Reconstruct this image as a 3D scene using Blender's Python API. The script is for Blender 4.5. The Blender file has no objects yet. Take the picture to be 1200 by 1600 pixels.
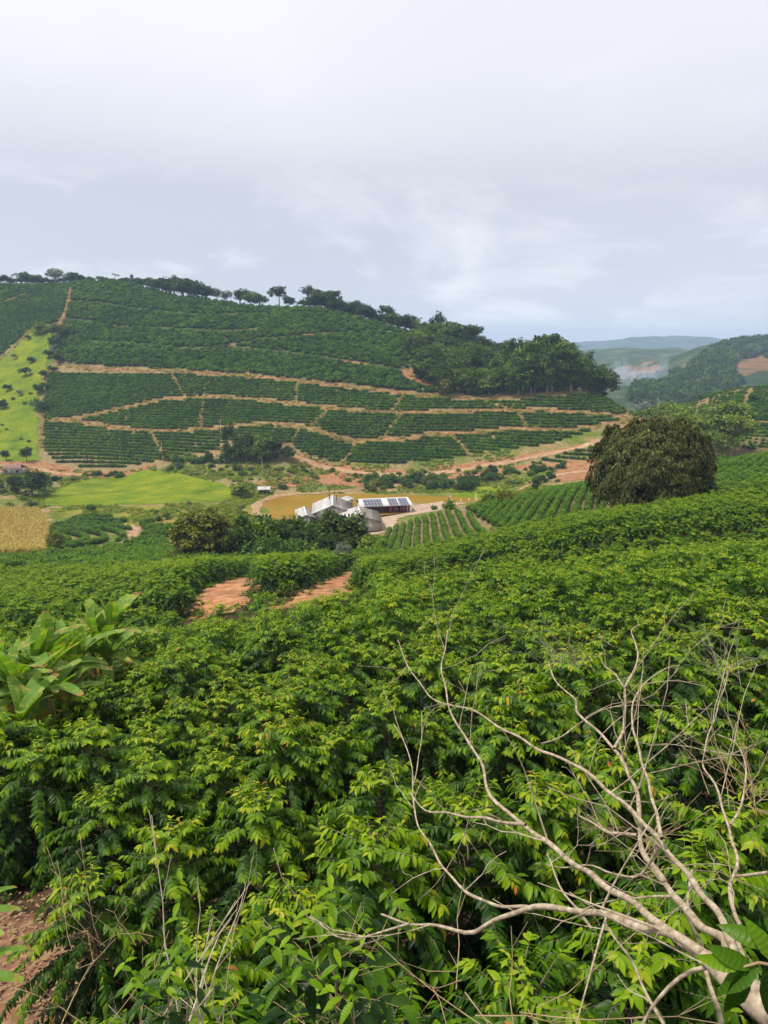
import bpy, math, random
import numpy as np
from mathutils import Vector

SC = bpy.context.scene
COL = SC.collection
random.seed(7)
RNG = np.random.default_rng(11)

# ------------------------------------------------------------------ camera
PITCH = math.radians(12.4)
FPX = 1155.0                      # focal length in pixels of a 1200 x 1600 frame
cam_data = bpy.data.cameras.new('camera')
cam_data.sensor_fit = 'VERTICAL'
cam_data.sensor_height = 36.0
cam_data.lens = 36.0 * FPX / 1600.0
cam_data.clip_start = 0.05
cam_data.clip_end = 30000.0
cam = bpy.data.objects.new('camera', cam_data)
COL.objects.link(cam)
cam.rotation_euler = (math.radians(90) - PITCH, 0, 0)
SC.camera = cam

# ------------------------------------------------------------------ sky
SUN_EL, SUN_AZ = math.radians(64), math.radians(262)     # azimuth clockwise from +Y
world = bpy.data.worlds.new('World')
SC.world = world
world.use_nodes = True
wt = world.node_tree
wt.nodes.clear()
def wn(kind, **kw):
    n = wt.nodes.new(kind)
    for k, v in kw.items():
        setattr(n, k, v)
    return n
w_out = wn('ShaderNodeOutputWorld')
w_bg = wn('ShaderNodeBackground')
w_bg.inputs['Strength'].default_value = 0.1
w_sky = wn('ShaderNodeTexSky', sky_type='NISHITA', sun_disc=False)
w_sky.sun_elevation = SUN_EL
w_sky.sun_rotation = SUN_AZ
w_tc = wn('ShaderNodeTexCoord')
# flatten the direction onto a cloud deck: p = d.xy / (d.z + k)
w_sep = wn('ShaderNodeSeparateXYZ')
wt.links.new(w_tc.outputs['Generated'], w_sep.inputs[0])
def wmath(op, a, b=None, clamp=False):
    n = wn('ShaderNodeMath', operation=op, use_clamp=clamp)
    for i, s in enumerate((a, b)):
        if s is None: continue
        if isinstance(s, (int, float)): n.inputs[i].default_value = s
        else: wt.links.new(s, n.inputs[i])
    return n.outputs[0]
zc = wmath('MAXIMUM', w_sep.outputs['Z'], 0.0)
zz = wmath('ADD', zc, 0.30)
px_ = wmath('DIVIDE', w_sep.outputs['X'], zz)
py_ = wmath('DIVIDE', w_sep.outputs['Y'], zz)
w_comb = wn('ShaderNodeCombineXYZ')
wt.links.new(px_, w_comb.inputs[0]); wt.links.new(py_, w_comb.inputs[1])
def wnoise(scale, detail, rough, loc=(0, 0, 0), dist=0.0):
    m = wn('ShaderNodeMapping')
    m.inputs['Location'].default_value = loc
    wt.links.new(w_comb.outputs[0], m.inputs['Vector'])
    n = wn('ShaderNodeTexNoise')
    n.inputs['Scale'].default_value = scale
    n.inputs['Detail'].default_value = detail
    n.inputs['Roughness'].default_value = rough
    n.inputs['Distortion'].default_value = dist
    wt.links.new(m.outputs[0], n.inputs['Vector'])
    return n.outputs['Fac']
def wramp(fac, stops):
    r = wn('ShaderNodeValToRGB')
    while len(r.color_ramp.elements) < len(stops):
        r.color_ramp.elements.new(0.5)
    for e, (p, c) in zip(r.color_ramp.elements, stops):
        e.position = p; e.color = (*c, 1)
    wt.links.new(fac, r.inputs[0])
    return r.outputs['Color']
def wmix(fac, a, b, mode='MIX'):
    n = wn('ShaderNodeMix', data_type='RGBA', blend_type=mode)
    if isinstance(fac, float): n.inputs[0].default_value = fac
    else: wt.links.new(fac, n.inputs[0])
    for i, s in ((6, a), (7, b)):
        if isinstance(s, tuple): n.inputs[i].default_value = (*s, 1)
        else: wt.links.new(s, n.inputs[i])
    return n.outputs[2]
# an overcast deck: thin and bright overhead, a grey-blue belly lower down, pale at the horizon
SKY_K = 10.0    # background strength is 0.1, so colours are given times ten
def s10(c): return tuple(v * SKY_K for v in c)
deck = wramp(zc, [(0.0, (0.54, 0.55, 0.59)), (0.05, (0.50, 0.51, 0.56)), (0.13, (0.475, 0.48, 0.525)), (0.19, (0.465, 0.47, 0.51)), (0.25, (0.56, 0.565, 0.595)),
                  (0.32, (0.62, 0.62, 0.64)), (0.40, (0.64, 0.64, 0.65)), (0.60, (0.64, 0.64, 0.64)), (1.0, (0.68, 0.68, 0.67))])
big = wnoise(0.42, 3.0, 0.5, (3.1, 0.7, 0), 0.4)
bigr = wramp(big, [(0.34, (0.90, 0.905, 0.93)), (0.66, (1.07, 1.06, 1.04))])
deck2 = wmix(1.0, deck, bigr, 'MULTIPLY')
puff = wnoise(1.9, 8.0, 0.60, (7.3, 4.4, 0), 0.5)
puffm = wramp(puff, [(0.50, (0, 0, 0)), (0.68, (1, 1, 1))])
low = wramp(zc, [(0.0, (0.15, 0.15, 0.15)), (0.03, (0.62, 0.62, 0.62)), (0.15, (0.55, 0.55, 0.55)), (0.24, (0.22, 0.22, 0.22)), (0.6, (0.15, 0.15, 0.15))])
pm = wmix(1.0, puffm, low, 'MULTIPLY')
w_pm = wn('ShaderNodeRGBToBW'); wt.links.new(pm, w_pm.inputs[0])
deck3 = wmix(w_pm.outputs[0], deck2, (0.72, 0.72, 0.73))
w_sc = wn('ShaderNodeVectorMath', operation='SCALE'); w_sc.inputs['Scale'].default_value = SKY_K
wt.links.new(deck3, w_sc.inputs[0])
fin = wmix(0.92, w_sky.outputs[0], w_sc.outputs[0])
wt.links.new(fin, w_bg.inputs['Color'])
wt.links.new(w_bg.outputs[0], w_out.inputs['Surface'])

sun_data = bpy.data.lights.new('sun', 'SUN')
sun_data.energy = 3.0
sun_data.angle = math.radians(5)
sun_data.color = (1.0, 0.95, 0.84)
sun = bpy.data.objects.new('sun', sun_data)
COL.objects.link(sun)
sd = Vector((math.sin(SUN_AZ) * math.cos(SUN_EL), math.cos(SUN_AZ) * math.cos(SUN_EL), math.sin(SUN_EL)))
sun.rotation_euler = sd.to_track_quat('Z', 'Y').to_euler()
sun.location = (0, -20, 60)

vs = SC.view_settings
vs.view_transform = 'Standard'
vs.look = 'None'
vs.gamma = 1.0
vs.use_curve_mapping = False
vs.exposure = 0.68
SC.cycles.max_bounces = 8
SC.cycles.transmission_bounces = 4
SC.cycles.volume_bounces = 1
SC.cycles.volume_step_rate = 2.0
SC.cycles.volume_max_steps = 128

# ------------------------------------------------------------------ projection helpers
CP, SP = math.cos(PITCH), math.sin(PITCH)
def ray(px, py):
    a = (px - 600.0) / FPX; b = (800.0 - py) / FPX
    dy = CP + b * SP; dz = -SP + b * CP
    return a / dy, dz / dy                 # X and Z per metre of Y
def at_y(px, py, Y):
    a, b = ray(px, py)
    return np.array((a * Y, Y, b * Y))
def at_d(px, py, D):                       # point at a distance D from the camera
    a, b = ray(px, py)
    v = np.array((a, 1.0, b))
    return v / np.linalg.norm(v) * D
def proj(X, Y, Z):
    d = Y * CP - Z * SP
    u = Y * SP + Z * CP
    return 600 + FPX * X / d, 800 - FPX * u / d

# ------------------------------------------------------------------ terrain
YO = 20.0
def G(X, Y):                               # the plane of the near slope
    return -6.7 + 0.13 * X - 0.22 * Y
ctrl = []
for Y in (-16, -6, 0, 5, 10, 18, 28, 40):
    for u in (-1.0, -0.6, -0.3, 0, 0.3, 0.6, 1.0):
        X = u * (Y + YO)
        ctrl.append((X, Y, G(X, Y) * 0.995))
def c(px, py, Y, canopy=0.0):
    p = at_y(px, py, Y); ctrl.append((p[0], Y, p[2] - canopy))
def z(px, Z, Y):
    p = at_y(px, 800, Y); ctrl.append((p[0], Y, Z))
CT = 2.4
# left of the frame
for py, Y in ((925, 75), (890, 130), (850, 190), (800, 255), (765, 290), (725, 350), (640, 430), (560, 500), (470, 590), (440, 640)):
    c(-320, py, Y)
# px 0
c(0, 958, 42, CT); c(0, 905, 75, CT); c(0, 885, 130); c(0, 850, 190); c(0, 800, 255); c(0, 765, 290); c(0, 728, 350)
c(0, 700, 380); c(0, 640, 430); c(0, 580, 490); c(0, 500, 560); c(0, 449, 610)
# px 100..200
c(100, 945, 45, CT); c(120, 895, 75, CT); c(100, 865, 160); c(100, 800, 255); c(100, 735, 350); c(90, 640, 428); c(90, 575, 470); c(100, 500, 548); c(110, 447, 605)
c(200, 935, 48, CT); c(200, 885, 78, CT); c(215, 862, 165); c(200, 830, 208); c(200, 790, 262); c(200, 740, 345); c(200, 700, 375); c(200, 640, 413); c(200, 579, 458); c(200, 500, 540); c(200, 445, 600)
# px 340..500
c(345, 930, 53); c(380, 872, 82, CT); c(400, 850, 165); c(360, 820, 225); c(350, 790, 258); c(350, 740, 325); c(350, 712, 350); c(350, 640, 403); c(350, 584, 443); c(350, 530, 490); c(350, 477, 556)
c(500, 925, 53); c(520, 868, 76, CT); c(520, 850, 175)
c(500, 748, 328); c(500, 725, 345); c(500, 690, 356); c(500, 640, 385); c(500, 599, 415); c(500, 540, 462); c(500, 484, 532)
# pond floor and yard
for px, py in ((380, 785), (440, 812), (440, 785), (440, 770), (540, 775), (540, 800), (620, 772), (620, 800), (700, 776), (760, 782), (560, 830), (480, 830), (600, 825)):
    a, b = ray(px, py); Y = -57.3 / b
    ctrl.append((a * Y, Y, -57.6))
# px 600..760
c(600, 869, 78, CT); c(650, 852, 130); c(610, 842, 158); c(700, 798, 180); c(740, 803, 150); c(760, 834, 78, CT)
c(560, 752, 322); c(650, 748, 322); c(650, 725, 338); c(650, 690, 350); c(650, 640, 378); c(650, 613, 397); c(650, 560, 440); c(650, 526, 482)
c(790, 745, 315); c(800, 715, 330); c(800, 680, 348); c(800, 645, 370); c(800, 622, 388); c(800, 592, 425)
# right
c(900, 806, 76, CT); c(900, 785, 130); c(850, 772, 180); c(920, 757, 185)
c(790, 770, 262); c(880, 748, 290)
c(930, 715, 318); c(930, 680, 340); c(940, 645, 368); c(930, 613, 396)
c(1000, 790, 74, CT); c(1015, 797, 116); c(1000, 650, 385)
z(1000, -44, 240)
c(1100, 782, 74, CT); c(1120, 765, 115); c(1110, 728, 165); c(1200, 771, 76, CT); c(1200, 742, 125); c(1200, 714, 168); c(1400, 735, 76, CT); c(1450, 650, 180)
z(1120, -44, 235); z(1220, -42, 235)
c(1200, 698, 285); c(1200, 655, 335); c(1200, 604, 395); c(1100, 622, 385); c(1060, 640, 370); c(1400, 690, 285); c(1400, 590, 395)
# behind the crests
for px, zc_ in ((-320, 62), (0, 56), (200, 55), (350, 38), (500, 25), (650, 8), (800, -12), (930, -28), (1000, -36)):
    Yc = {-320: 680, 0: 650, 200: 640, 350: 600, 500: 580, 650: 540, 800: 480, 930: 420, 1000: 410}[px]
    z(px, zc_ - 2, Yc); z(px, zc_ - 22, Yc + 60); z(px, min(zc_ - 60, -50), Yc + 300)
z(1100, -30, 430); z(1200, -22, 430); z(1400, -12, 430); z(1100, -75, 560); z(1250, -70, 560)
# the far valley on the right
c(950, 645, 780); c(1000, 628, 820); c(960, 600, 1100); c(1010, 585, 1250); c(960, 566, 1700); c(1030, 562, 1600); c(950, 548, 2300); c(1040, 548, 2200)
c(1050, 610, 900); c(1120, 598, 900); c(1100, 570, 1080); c(1180, 575, 1050); c(1080, 560, 1200); c(1120, 546, 1330); c(1200, 532, 1400); c(1300, 528, 1450); c(1200, 612, 850)
z(1090, -30, 1750); z(1200, -40, 1900); z(1400, -40, 1900)
for px in (-320, 100, 500, 800):
    z(px, -40, 1400); z(px, -10, 2300)
for px in (-320, 300, 900, 1060, 1200, 1500):
    z(px, -40, 3400); z(px, -20, 5200); z(px, -60, 9000)

ctrl = np.array(ctrl)
def uv_of(X, Y):
    return X / (Y + YO), np.log(Y + YO) * 0.62
cu, cv = uv_of(ctrl[:, 0], ctrl[:, 1])
cw = ctrl[:, 2] / (ctrl[:, 1] + YO)
def kern(r2):
    return 0.5 * r2 * np.log(r2 + 1e-12)
n_ = len(ctrl)
K = kern((cu[:, None] - cu[None]) ** 2 + (cv[:, None] - cv[None]) ** 2) + np.eye(n_) * 4e-5
Pm = np.stack([np.ones(n_), cu, cv], 1)
A = np.block([[K, Pm], [Pm.T, np.zeros((3, 3))]])
sol = np.linalg.solve(A, np.concatenate([cw, np.zeros(3)]))
NU, NV = 330, 470
U0, U1 = -0.95, 0.95
V0, V1 = math.log(4.5), math.log(7000 + YO)
gu = np.linspace(U0, U1, NU); gv = np.linspace(V0, V1, NV)
GU, GV = np.meshgrid(gu, gv)                 # rows: v
GY = np.exp(GV) - YO
GX = GU * (GY + YO)
fu, fv = GU.ravel(), (GV * 0.62).ravel()
W = np.empty(len(fu))
for s in range(0, len(fu), 20000):
    r2 = (fu[s:s+20000, None] - cu[None]) ** 2 + (fv[s:s+20000, None] - cv[None]) ** 2
    W[s:s+20000] = kern(r2) @ sol[:n_] + sol[n_] + sol[n_ + 1] * fu[s:s+20000] + sol[n_ + 2] * fv[s:s+20000]
GZ = W.reshape(GU.shape) * (GY + YO)
def wobble(X, Y, scale, seed):               # smooth pseudo-noise, about -1..1
    r = np.random.default_rng(seed); s = np.zeros_like(X, dtype=float)
    for k in range(7):
        a = r.uniform(0, 2 * math.pi); f = 2 * math.pi / (scale * r.uniform(0.6, 1.7))
        s = s + np.sin((X * math.cos(a) + Y * math.sin(a)) * f + r.uniform(0, 6.28))
    return s / 3.2
GZ += wobble(GX, GY, 9, 1) * 0.05 + wobble(GX, GY, 35, 2) * np.clip((GY - 60) / 200, 0, 1) * 0.35
far = np.clip((GY - 700) / 500, 0, 1)
GZ += wobble(GX, GY, 330, 3) * far * 9 + wobble(GX, GY, 110, 4) * far * 3
# a hollow in front of the ridge of the near hill
GZ -= (3.2 * np.exp(-((GY - 53.0 + 0.12 * GX) / 7.0) ** 2) + 1.5 * np.exp(-((GY - 63.5 + 0.12 * GX) / 5.0) ** 2)) * np.clip((GX + 3) / 6, 0, 1)
# the level valley floor round the pond
PONDZ = -57.3
# blue mountains on the horizon
mt = np.exp(-((GY - 5600) / 900) ** 2)
GZ += mt * (75 + 26 * wobble(GX, GY * 0.3, 1500, 5) + 14 * wobble(GX, GY * 0.3, 420, 6))
mt2 = np.exp(-((GY - 3300) / 420) ** 2)
GZ += mt2 * np.clip(30 + 22 * wobble(GX, GY * 0.3, 900, 8), 0, 99)

def h(X, Y):
    X = np.asarray(X, float); Y = np.asarray(Y, float)
    fu = (X / (Y + YO) - U0) / (U1 - U0) * (NU - 1)
    fv = (np.log(np.maximum(Y + YO, 1e-3)) - V0) / (V1 - V0) * (NV - 1)
    fu = np.clip(fu, 0, NU - 1.001); fv = np.clip(fv, 0, NV - 1.001)
    i = fu.astype(int); j = fv.astype(int); a = fu - i; b = fv - j
    return (GZ[j, i] * (1 - a) * (1 - b) + GZ[j, i + 1] * a * (1 - b) + GZ[j + 1, i] * (1 - a) * b + GZ[j + 1, i + 1] * a * b)
_YS = np.exp(np.linspace(math.log(3), math.log(6000), 6000))
def ground_at(px, py, ymin=3.0, ymax=6000.0):
    a, b = ray(px, py)
    Ys = _YS[(_YS >= ymin) & (_YS <= ymax)]
    d = h(a * Ys, Ys) - b * Ys
    k = np.nonzero(d > 0)[0]
    if len(k) == 0:
        k = [int(np.argmin(np.abs(d)))]
    Y = Ys[k[0]]
    return np.array((a * Y, Y, float(h(a * Y, Y))))
def line_ground(pts, ymin=3.0, ymax=6000.0):
    return np.array([ground_at(x, y, ymin, ymax) for x, y in pts])
def in_poly(px, py, poly):
    px = np.asarray(px, float); py = np.asarray(py, float)
    ins = np.zeros(px.shape, bool); n = len(poly)
    for i in range(n):
        x1, y1 = poly[i][0], poly[i][1]; x2, y2 = poly[(i + 1) % n][0], poly[(i + 1) % n][1]
        if y1 == y2: continue
        cnd = ((y1 > py) != (y2 > py)) & (px < (x2 - x1) * (py - y1) / (y2 - y1) + x1)
        ins ^= cnd
    return ins
def smooth_line(P, step):
    P = np.asarray(P, float); n = len(P)
    if n < 3:
        L = max(2, int(np.linalg.norm(P[-1] - P[0]) / step) + 1)
        t = np.linspace(0, 1, L)[:, None]; return P[0] * (1 - t) + P[-1] * t
    out = []
    for i in range(n - 1):
        p0 = P[max(i - 1, 0)]; p1 = P[i]; p2 = P[i + 1]; p3 = P[min(i + 2, n - 1)]
        k = max(1, int(np.linalg.norm(p2 - p1) / step))
        for t in np.arange(k) / k:
            out.append(0.5 * ((2 * p1) + (-p0 + p2) * t + (2 * p0 - 5 * p1 + 4 * p2 - p3) * t * t + (-p0 + 3 * p1 - 3 * p2 + p3) * t ** 3))
    out.append(P[-1]); return np.array(out)

# ------------------------------------------------------------------ mesh helpers
def link(o, parent=None):
    COL.objects.link(o)
    if parent is not None: o.parent = parent
    return o
def tag(o, label=None, category=None, group=None, kind=None):
    if label: o['label'] = label
    if category: o['category'] = category
    if group: o['group'] = group
    if kind: o['kind'] = kind
    return o
def mesh_np(name, V, F, mat, tint=None, smooth=False, uv=None):
    """F: list of arrays, each (n,k). tint: per vertex float."""
    me = bpy.data.meshes.new(name)
    if not isinstance(F, (list, tuple)): F = [F]
    F = [np.asarray(f, int) for f in F if len(f)]
    me.vertices.add(len(V)); me.vertices.foreach_set('co', np.asarray(V, np.float32).ravel())
    li = np.concatenate([f.ravel() for f in F]); tot = np.concatenate([np.full(len(f), f.shape[1]) for f in F])
    me.loops.add(len(li)); me.loops.foreach_set('vertex_index', li.astype(np.int32))
    st = np.concatenate([[0], np.cumsum(tot)[:-1]])
    me.polygons.add(len(tot)); me.polygons.foreach_set('loop_start', st.astype(np.int32))
    me.polygons.foreach_set('loop_total', tot.astype(np.int32))
    if smooth: me.polygons.foreach_set('use_smooth', np.ones(len(tot), bool))
    if tint is not None:
        a = me.attributes.new('tint', 'FLOAT', 'POINT'); a.data.foreach_set('value', np.asarray(tint, np.float32))
    if uv is not None:
        a = me.uv_layers.new(name='UVMap'); a.data.foreach_set('uv', np.asarray(uv, np.float32)[li].ravel())
    me.update(calc_edges=True)
    if mat is not None:
        me.materials.append(mat)
    return me
def obj(name, me, parent=None, loc=(0, 0, 0), rot=(0, 0, 0), scale=None):
    o = bpy.data.objects.new(name, me); o.location = loc; o.rotation_euler = rot
    if scale is not None: o.scale = (scale,) * 3 if isinstance(scale, (int, float)) else scale
    return link(o, parent)
def empty(name, loc=(0, 0, 0), rz=0.0, scale=1.0):
    o = bpy.data.objects.new(name, None); o.location = loc; o.rotation_euler = (0, 0, rz); o.scale = (scale,) * 3 if isinstance(scale, (int, float)) else scale
    o.empty_display_size = 0.2
    return link(o)
def boxes_mesh(name, boxes, mat):
    """boxes: (cx,cy,cz, sx,sy,sz[, rz])"""
    V = []; F = []
    for b in boxes:
        cx, cy, cz, sx, sy, sz = b[:6]; rz = b[6] if len(b) > 6 else 0
        n = len(V); cc, ss = math.cos(rz), math.sin(rz)
        for dz in (-1, 1):
            for dx, dy in ((-1, -1), (1, -1), (1, 1), (-1, 1)):
                x, y = dx * sx / 2, dy * sy / 2
                V.append((cx + x * cc - y * ss, cy + x * ss + y * cc, cz + dz * sz / 2))
        F += [(n, n+3, n+2, n+1), (n+4, n+5, n+6, n+7), (n, n+1, n+5, n+4), (n+1, n+2, n+6, n+5), (n+2, n+3, n+7, n+6), (n+3, n, n+4, n+7)]
    return mesh_np(name, np.array(V), np.array(F), mat)
def tube_np(P, R, sides=6, base=0):
    """a tapered tube through points P with radii R -> V, F(quads), caps"""
    P = np.asarray(P, float); R = np.asarray(R, float); n = len(P)
    T = np.gradient(P, axis=0); T /= np.linalg.norm(T, axis=1)[:, None] + 1e-9
    up = np.array((0, 0, 1.0)) if abs(T[0][2]) < 0.9 else np.array((1.0, 0, 0))
    A1 = np.cross(T[0], up); A1 /= np.linalg.norm(A1); V = []
    for i in range(n):
        A1 = A1 - T[i] * A1.dot(T[i]); A1 /= np.linalg.norm(A1) + 1e-9
        B1 = np.cross(T[i], A1)
        a = np.arange(sides) / sides * 2 * math.pi
        V.append(P[i] + R[i] * (np.cos(a)[:, None] * A1 + np.sin(a)[:, None] * B1))
    V = np.concatenate(V)
    F = []
    for i in range(n - 1):
        for k in range(sides):
            k2 = (k + 1) % sides
            F.append((base + i*sides + k, base + i*sides + k2, base + (i+1)*sides + k2, base + (i+1)*sides + k))
    V = np.concatenate([V, P[-1:] + T[-1:] * R[-1]]); t = base + n * sides
    C = [(base + (n-1)*sides + k, base + (n-1)*sides + (k+1) % sides, t) for k in range(sides)]
    return V, F, C
def tubes_mesh(name, tubes, mat, sides=6):
    V = []; Q = []; T = []; n = 0
    for P, R in tubes:
        v, f, cp = tube_np(P, R, sides, n); V.append(v); Q += f; T += cp; n += len(v)
    return mesh_np(name, np.concatenate(V), [np.array(Q), np.array(T)], mat, smooth=True)

# ------------------------------------------------------------------ materials
def new_mat(name):
    m = bpy.data.materials.new(name); m.use_nodes = True
    nt = m.node_tree; nt.nodes.clear()
    out = nt.nodes.new('ShaderNodeOutputMaterial')
    return m, nt, out
def N(nt, kind, **kw):
    n = nt.nodes.new(kind)
    for k, v in kw.items(): setattr(n, k, v)
    return n
def noise(nt, scale, detail=4, rough=0.55, coord='Object', stretch=None):
    tc = N(nt, 'ShaderNodeTexCoord')
    n = N(nt, 'ShaderNodeTexNoise')
    n.inputs['Scale'].default_value = scale; n.inputs['Detail'].default_value = detail; n.inputs['Roughness'].default_value = rough
    if stretch:
        mp = N(nt, 'ShaderNodeMapping'); mp.inputs['Scale'].default_value = stretch
        nt.links.new(tc.outputs[coord], mp.inputs[0]); nt.links.new(mp.outputs[0], n.inputs['Vector'])
    else:
        nt.links.new(tc.outputs[coord], n.inputs['Vector'])
    return n.outputs['Fac']
def ramp(nt, fac, stops):
    r = N(nt, 'ShaderNodeValToRGB')
    while len(r.color_ramp.elements) < len(stops): r.color_ramp.elements.new(0.5)
    for e, (p, cc) in zip(r.color_ramp.elements, stops):
        e.position = p; e.color = (*cc, 1)
    nt.links.new(fac, r.inputs[0]); return r.outputs['Color']
def mixc(nt, fac, a, b, mode='MIX'):
    n = N(nt, 'ShaderNodeMix', data_type='RGBA', blend_type=mode)
    if isinstance(fac, (int, float)): n.inputs[0].default_value = fac
    else: nt.links.new(fac, n.inputs[0])
    for i, s in ((6, a), (7, b)):
        if isinstance(s, tuple): n.inputs[i].default_value = (*s, 1)
        else: nt.links.new(s, n.inputs[i])
    return n.outputs[2]
def rough_mat(name, stops, scale, rough=0.9, detail=5, bump=0.0, second=None, stretch=None, metal=0.0, spec=0.3):
    m, nt, out = new_mat(name)
    b = N(nt, 'ShaderNodeBsdfPrincipled')
    f = noise(nt, scale, detail, 0.6, stretch=stretch)
    col = ramp(nt, f, stops)
    if second:
        sc2, st2, fac = second
        c2 = ramp(nt, noise(nt, sc2, 3), st2)
        col = mixc(nt, fac, col, c2, 'MULTIPLY')
    nt.links.new(col, b.inputs['Base Color'])
    b.inputs['Roughness'].default_value = rough; b.inputs['Metallic'].default_value = metal
    b.inputs['Specular IOR Level'].default_value = spec
    if bump:
        bp = N(nt, 'ShaderNodeBump'); bp.inputs['Strength'].default_value = bump
        nt.links.new(f, bp.inputs['Height']); nt.links.new(bp.outputs[0], b.inputs['Normal'])
    nt.links.new(b.outputs[0], out.inputs[0])
    return m
def leaf_mat(name, stops, rough=0.45, trans=0.3, tcol=(0.25, 0.4, 0.03), spec=0.4, obj_var=0.25, veins=False, patch=None):
    """leaf colour follows the leaf's own age/kind attribute 'tint'"""
    m, nt, out = new_mat(name)
    at = N(nt, 'ShaderNodeAttribute', attribute_name='tint')
    oi = N(nt, 'ShaderNodeObjectInfo')
    mr = N(nt, 'ShaderNodeMath', operation='MULTIPLY_ADD'); mr.inputs[1].default_value = obj_var; mr.inputs[2].default_value = -obj_var / 2
    nt.links.new(oi.outputs['Random'], mr.inputs[0])
    ad = N(nt, 'ShaderNodeMath', operation='ADD', use_clamp=True)
    nt.links.new(at.outputs['Fac'], ad.inputs[0]); nt.links.new(mr.outputs[0], ad.inputs[1])
    col = ramp(nt, ad.outputs[0], stops)
    if patch:
        psc, pst = patch
        gm = N(nt, 'ShaderNodeNewGeometry'); pn = N(nt, 'ShaderNodeTexNoise'); pn.inputs['Scale'].default_value = psc; pn.inputs['Detail'].default_value = 4
        nt.links.new(gm.outputs['Position'], pn.inputs['Vector'])
        col = mixc(nt, 1.0, col, ramp(nt, pn.outputs['Fac'], pst), 'MULTIPLY')
    b = N(nt, 'ShaderNodeBsdfPrincipled')
    b.inputs['Roughness'].default_value = rough; b.inputs['Specular IOR Level'].default_value = spec
    nt.links.new(col, b.inputs['Base Color'])
    if veins:
        uvn = N(nt, 'ShaderNodeUVMap'); sp = N(nt, 'ShaderNodeSeparateXYZ'); nt.links.new(uvn.outputs[0], sp.inputs[0])
        ab = N(nt, 'ShaderNodeMath', operation='ABSOLUTE'); nt.links.new(sp.outputs[0], ab.inputs[0])
        v1 = N(nt, 'ShaderNodeMath', operation='MULTIPLY_ADD'); v1.inputs[1].default_value = -3.0; nt.links.new(ab.outputs[0], v1.inputs[0])
        v2 = N(nt, 'ShaderNodeMath', operation='MULTIPLY'); v2.inputs[1].default_value = 9.0; nt.links.new(sp.outputs[1], v2.inputs[0])
        nt.links.new(v2.outputs[0], v1.inputs[2])
        sn = N(nt, 'ShaderNodeMath', operation='MULTIPLY'); sn.inputs[1].default_value = 6.283; nt.links.new(v1.outputs[0], sn.inputs[0])
        s2 = N(nt, 'ShaderNodeMath', operation='SINE'); nt.links.new(sn.outputs[0], s2.inputs[0])
        bp = N(nt, 'ShaderNodeBump'); bp.inputs['Strength'].default_value = 0.22; bp.inputs['Distance'].default_value = 0.0018
        nt.links.new(s2.outputs[0], bp.inputs['Height']); nt.links.new(bp.outputs[0], b.inputs['Normal'])
    tr = N(nt, 'ShaderNodeBsdfTranslucent')
    tc = mixc(nt, 1.0, col, tuple(v * 3.2 for v in tcol), 'MULTIPLY')
    nt.links.new(tc, tr.inputs['Color'])
    mx = N(nt, 'ShaderNodeMixShader'); mx.inputs[0].default_value = trans
    nt.links.new(b.outputs[0], mx.inputs[1]); nt.links.new(tr.outputs[0], mx.inputs[2])
    nt.links.new(mx.outputs[0], out.inputs[0])
    return m
M = {}
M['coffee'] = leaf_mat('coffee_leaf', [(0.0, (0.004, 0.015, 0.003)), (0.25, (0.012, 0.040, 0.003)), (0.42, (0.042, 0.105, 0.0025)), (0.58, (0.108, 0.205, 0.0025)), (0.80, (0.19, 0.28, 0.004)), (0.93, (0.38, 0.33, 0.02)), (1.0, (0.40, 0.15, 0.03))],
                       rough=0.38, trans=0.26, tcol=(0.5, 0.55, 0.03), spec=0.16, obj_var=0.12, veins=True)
M['coffee_far'] = leaf_mat('coffee_leaf_far', [(0.0, (0.010, 0.030, 0.010)), (0.40, (0.040, 0.105, 0.005)), (1.0, (0.145, 0.235, 0.008))], rough=0.6, trans=0.18, tcol=(0.45, 0.55, 0.05), spec=0.10,
                           obj_var=0.5, patch=(0.035, [(0.35, (0.8, 0.85, 0.9)), (0.65, (1.2, 1.15, 1.0))]))
M['bark_pale'] = rough_mat('dry_bark', [(0.3, (0.14, 0.10, 0.065)), (0.42, (0.24, 0.185, 0.125)), (0.58, (0.37, 0.30, 0.21)), (0.72, (0.48, 0.43, 0.34))], 45, 0.9, 6, 0.5, stretch=(1, 1, 1))
M['twig_pale'] = rough_mat('pale_dry_twig', [(0.3, (0.30, 0.24, 0.17)), (0.7, (0.52, 0.45, 0.34))], 15, 0.9)
M['twig'] = rough_mat('dry_twig', [(0.3, (0.20, 0.135, 0.07)), (0.7, (0.36, 0.27, 0.15))], 12, 0.9)
M['bark'] = rough_mat('bark', [(0.3, (0.10, 0.075, 0.05)), (0.7, (0.22, 0.17, 0.12))], 8, 0.9, 5, 0.4)
M['bark_light'] = rough_mat('light_bark', [(0.3, (0.17, 0.145, 0.11)), (0.7, (0.32, 0.29, 0.23))], 3, 0.9, 5, 0.3)
def tree_mat(name, dark, mid, light, patch=None, ov=0.25, tr=0.15):
    return leaf_mat(name, [(0.0, dark), (0.5, mid), (1.0, light)], rough=0.65, trans=tr, tcol=(0.45, 0.52, 0.06), spec=0.12, obj_var=ov)
M['leaf_dark'] = tree_mat('dark_tree_leaf', (0.008, 0.020, 0.004), (0.033, 0.062, 0.008), (0.10, 0.14, 0.014))
M['leaf_mid'] = tree_mat('green_tree_leaf', (0.016, 0.040, 0.005), (0.055, 0.108, 0.008), (0.16, 0.22, 0.014))
M['leaf_light'] = tree_mat('light_tree_leaf', (0.05, 0.085, 0.012), (0.13, 0.19, 0.02), (0.26, 0.33, 0.035))
M['leaf_olive'] = tree_mat('olive_tree_leaf', (0.030, 0.040, 0.008), (0.11, 0.125, 0.012), (0.27, 0.26, 0.03))
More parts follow.
